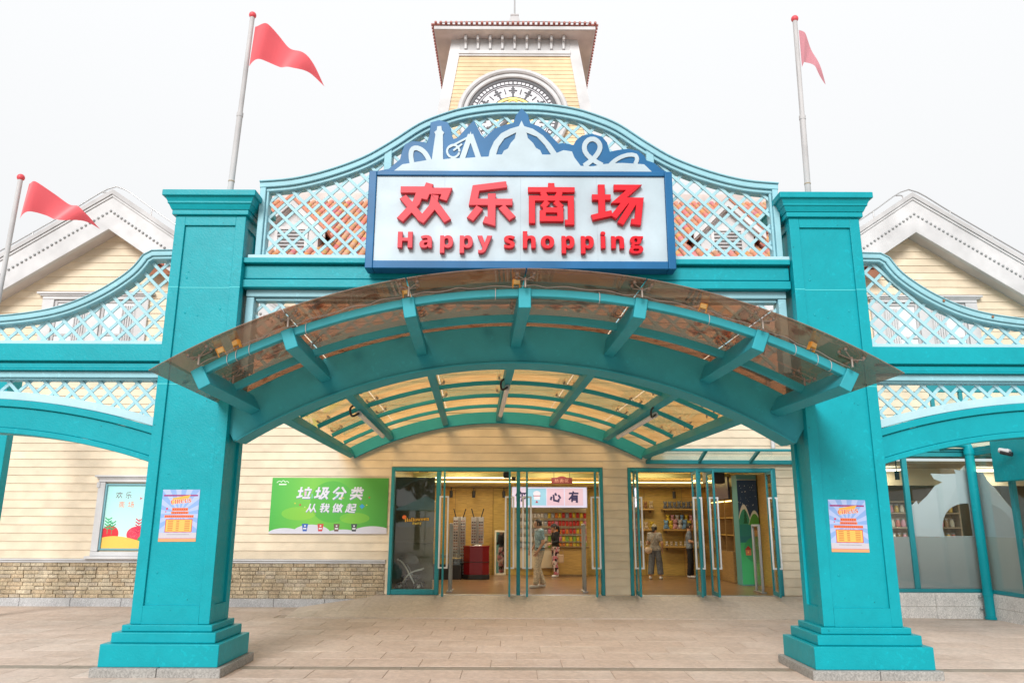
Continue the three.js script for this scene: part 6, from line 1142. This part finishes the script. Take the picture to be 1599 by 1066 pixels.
// turquoise post at the left edge, beyond the wing
{
  const t = thing('side_post', 'slim turquoise post with a square head at the left edge before the clapboard wall', 'post', [-10.99, 0, -6]);
  mesh('post', [rb(-11.12, -10.86, 0, 4.55, -6.1, -5.88)], M.teal, t); mesh('head', rb(-11.45, -10.93, 4.552, 4.98, -6.25, -5.75, 0.03), M.teal, t); mesh('base', rb(-11.18, -10.8, 0, 0.3, -6.16, -5.82), M.teal, t);
}

// ---------------------------------------------------------------- across the plaza, mirrored in the fixed glass pane: trees and a parasol
{
  const leafM = new THREE.MeshPhysicalMaterial({ color: lin(0.05, 0.11, 0.04), transmission: 0.3, thickness: 0, roughness: 0.9, side: THREE.DoubleSide });
  const leaf = new THREE.PlaneGeometry(0.34, 0.2);
  [[-9.6, 27, 8.2, 'broad leafy tree across the plaza, the left one mirrored in the fixed pane'], [-6.9, 30, 9.6, 'tall leafy tree across the plaza, the middle one mirrored in the fixed pane'], [-13.4, 29, 8.8, 'leafy tree across the plaza, the one farthest to the side']].forEach(([x, z, h, label]) => {
    const t = thing('tree', label, 'tree', [x, 0, z]);
    const limbs = [new THREE.CylinderGeometry(0.1, 0.24, h * 0.5, 10).translate(x, h * 0.25, z)]; for (let i = 0; i < 6; i++) { const a = i * 1.05; limbs.push(rod(V(x, h * 0.36, z), V(x + Math.cos(a) * 1.5, h * (0.6 + 0.05 * (i % 3)), z + Math.sin(a) * 1.5), 0.06, 6)); }
    mesh('trunk', limbs, std([0.1, 0.07, 0.05], { roughness: 0.95 }), t);
    const im = [], m4 = new THREE.Matrix4(), q = new THREE.Quaternion(), e = new THREE.Euler(), cl = Array.from({ length: 16 }, () => [rr(-1.8, 1.8), rr(0.22, 0.95) * h, rr(-1.8, 1.8), rr(0.6, 1.1)]);
    for (let i = 0; i < 2600; i++) { const c = cl[i % 16], a = rr(0, 6.28), u = rr(-1, 1), r = c[3] * Math.cbrt(rnd()), s = Math.sqrt(1 - u * u); q.setFromEuler(e.set(rr(0, 6), rr(0, 6), rr(0, 6))); m4.compose(V(x + c[0] + r * s * Math.cos(a), c[1] + r * u * 0.8, z + c[2] + r * s * Math.sin(a)), q, V(1, 1, 1)); im.push(leaf.clone().applyMatrix4(m4)); }
    mesh('crown', im, leafM, t);
  });
  const p = thing('parasol', 'pale turquoise parasol across the plaza, mirrored in the fixed pane', 'parasol', [-4.9, 0, 17]);
  mesh('pole', cyl(0.035, 0.035, 3.0, -4.9, 1.5, 17, 10), M.white, p); mesh('canopy', new THREE.ConeGeometry(1.9, 0.8, 8, 1, true).translate(-4.9, 3.0, 17), std([0.2, 0.5, 0.5], { side: THREE.DoubleSide, roughness: 0.9 }), p); mesh('base', cyl(0.35, 0.3, 0.1, -4.9, 0.05, 17, 20), M.dark, p);
}

// ---------------------------------------------------------------- shadows, render
scene.traverse((o) => { if (o.isMesh) { o.castShadow = true; o.receiveShadow = true; } if (o.isLight && o.shadow && !o.isRectAreaLight) o.castShadow = true; });
renderer.render(scene, camera);
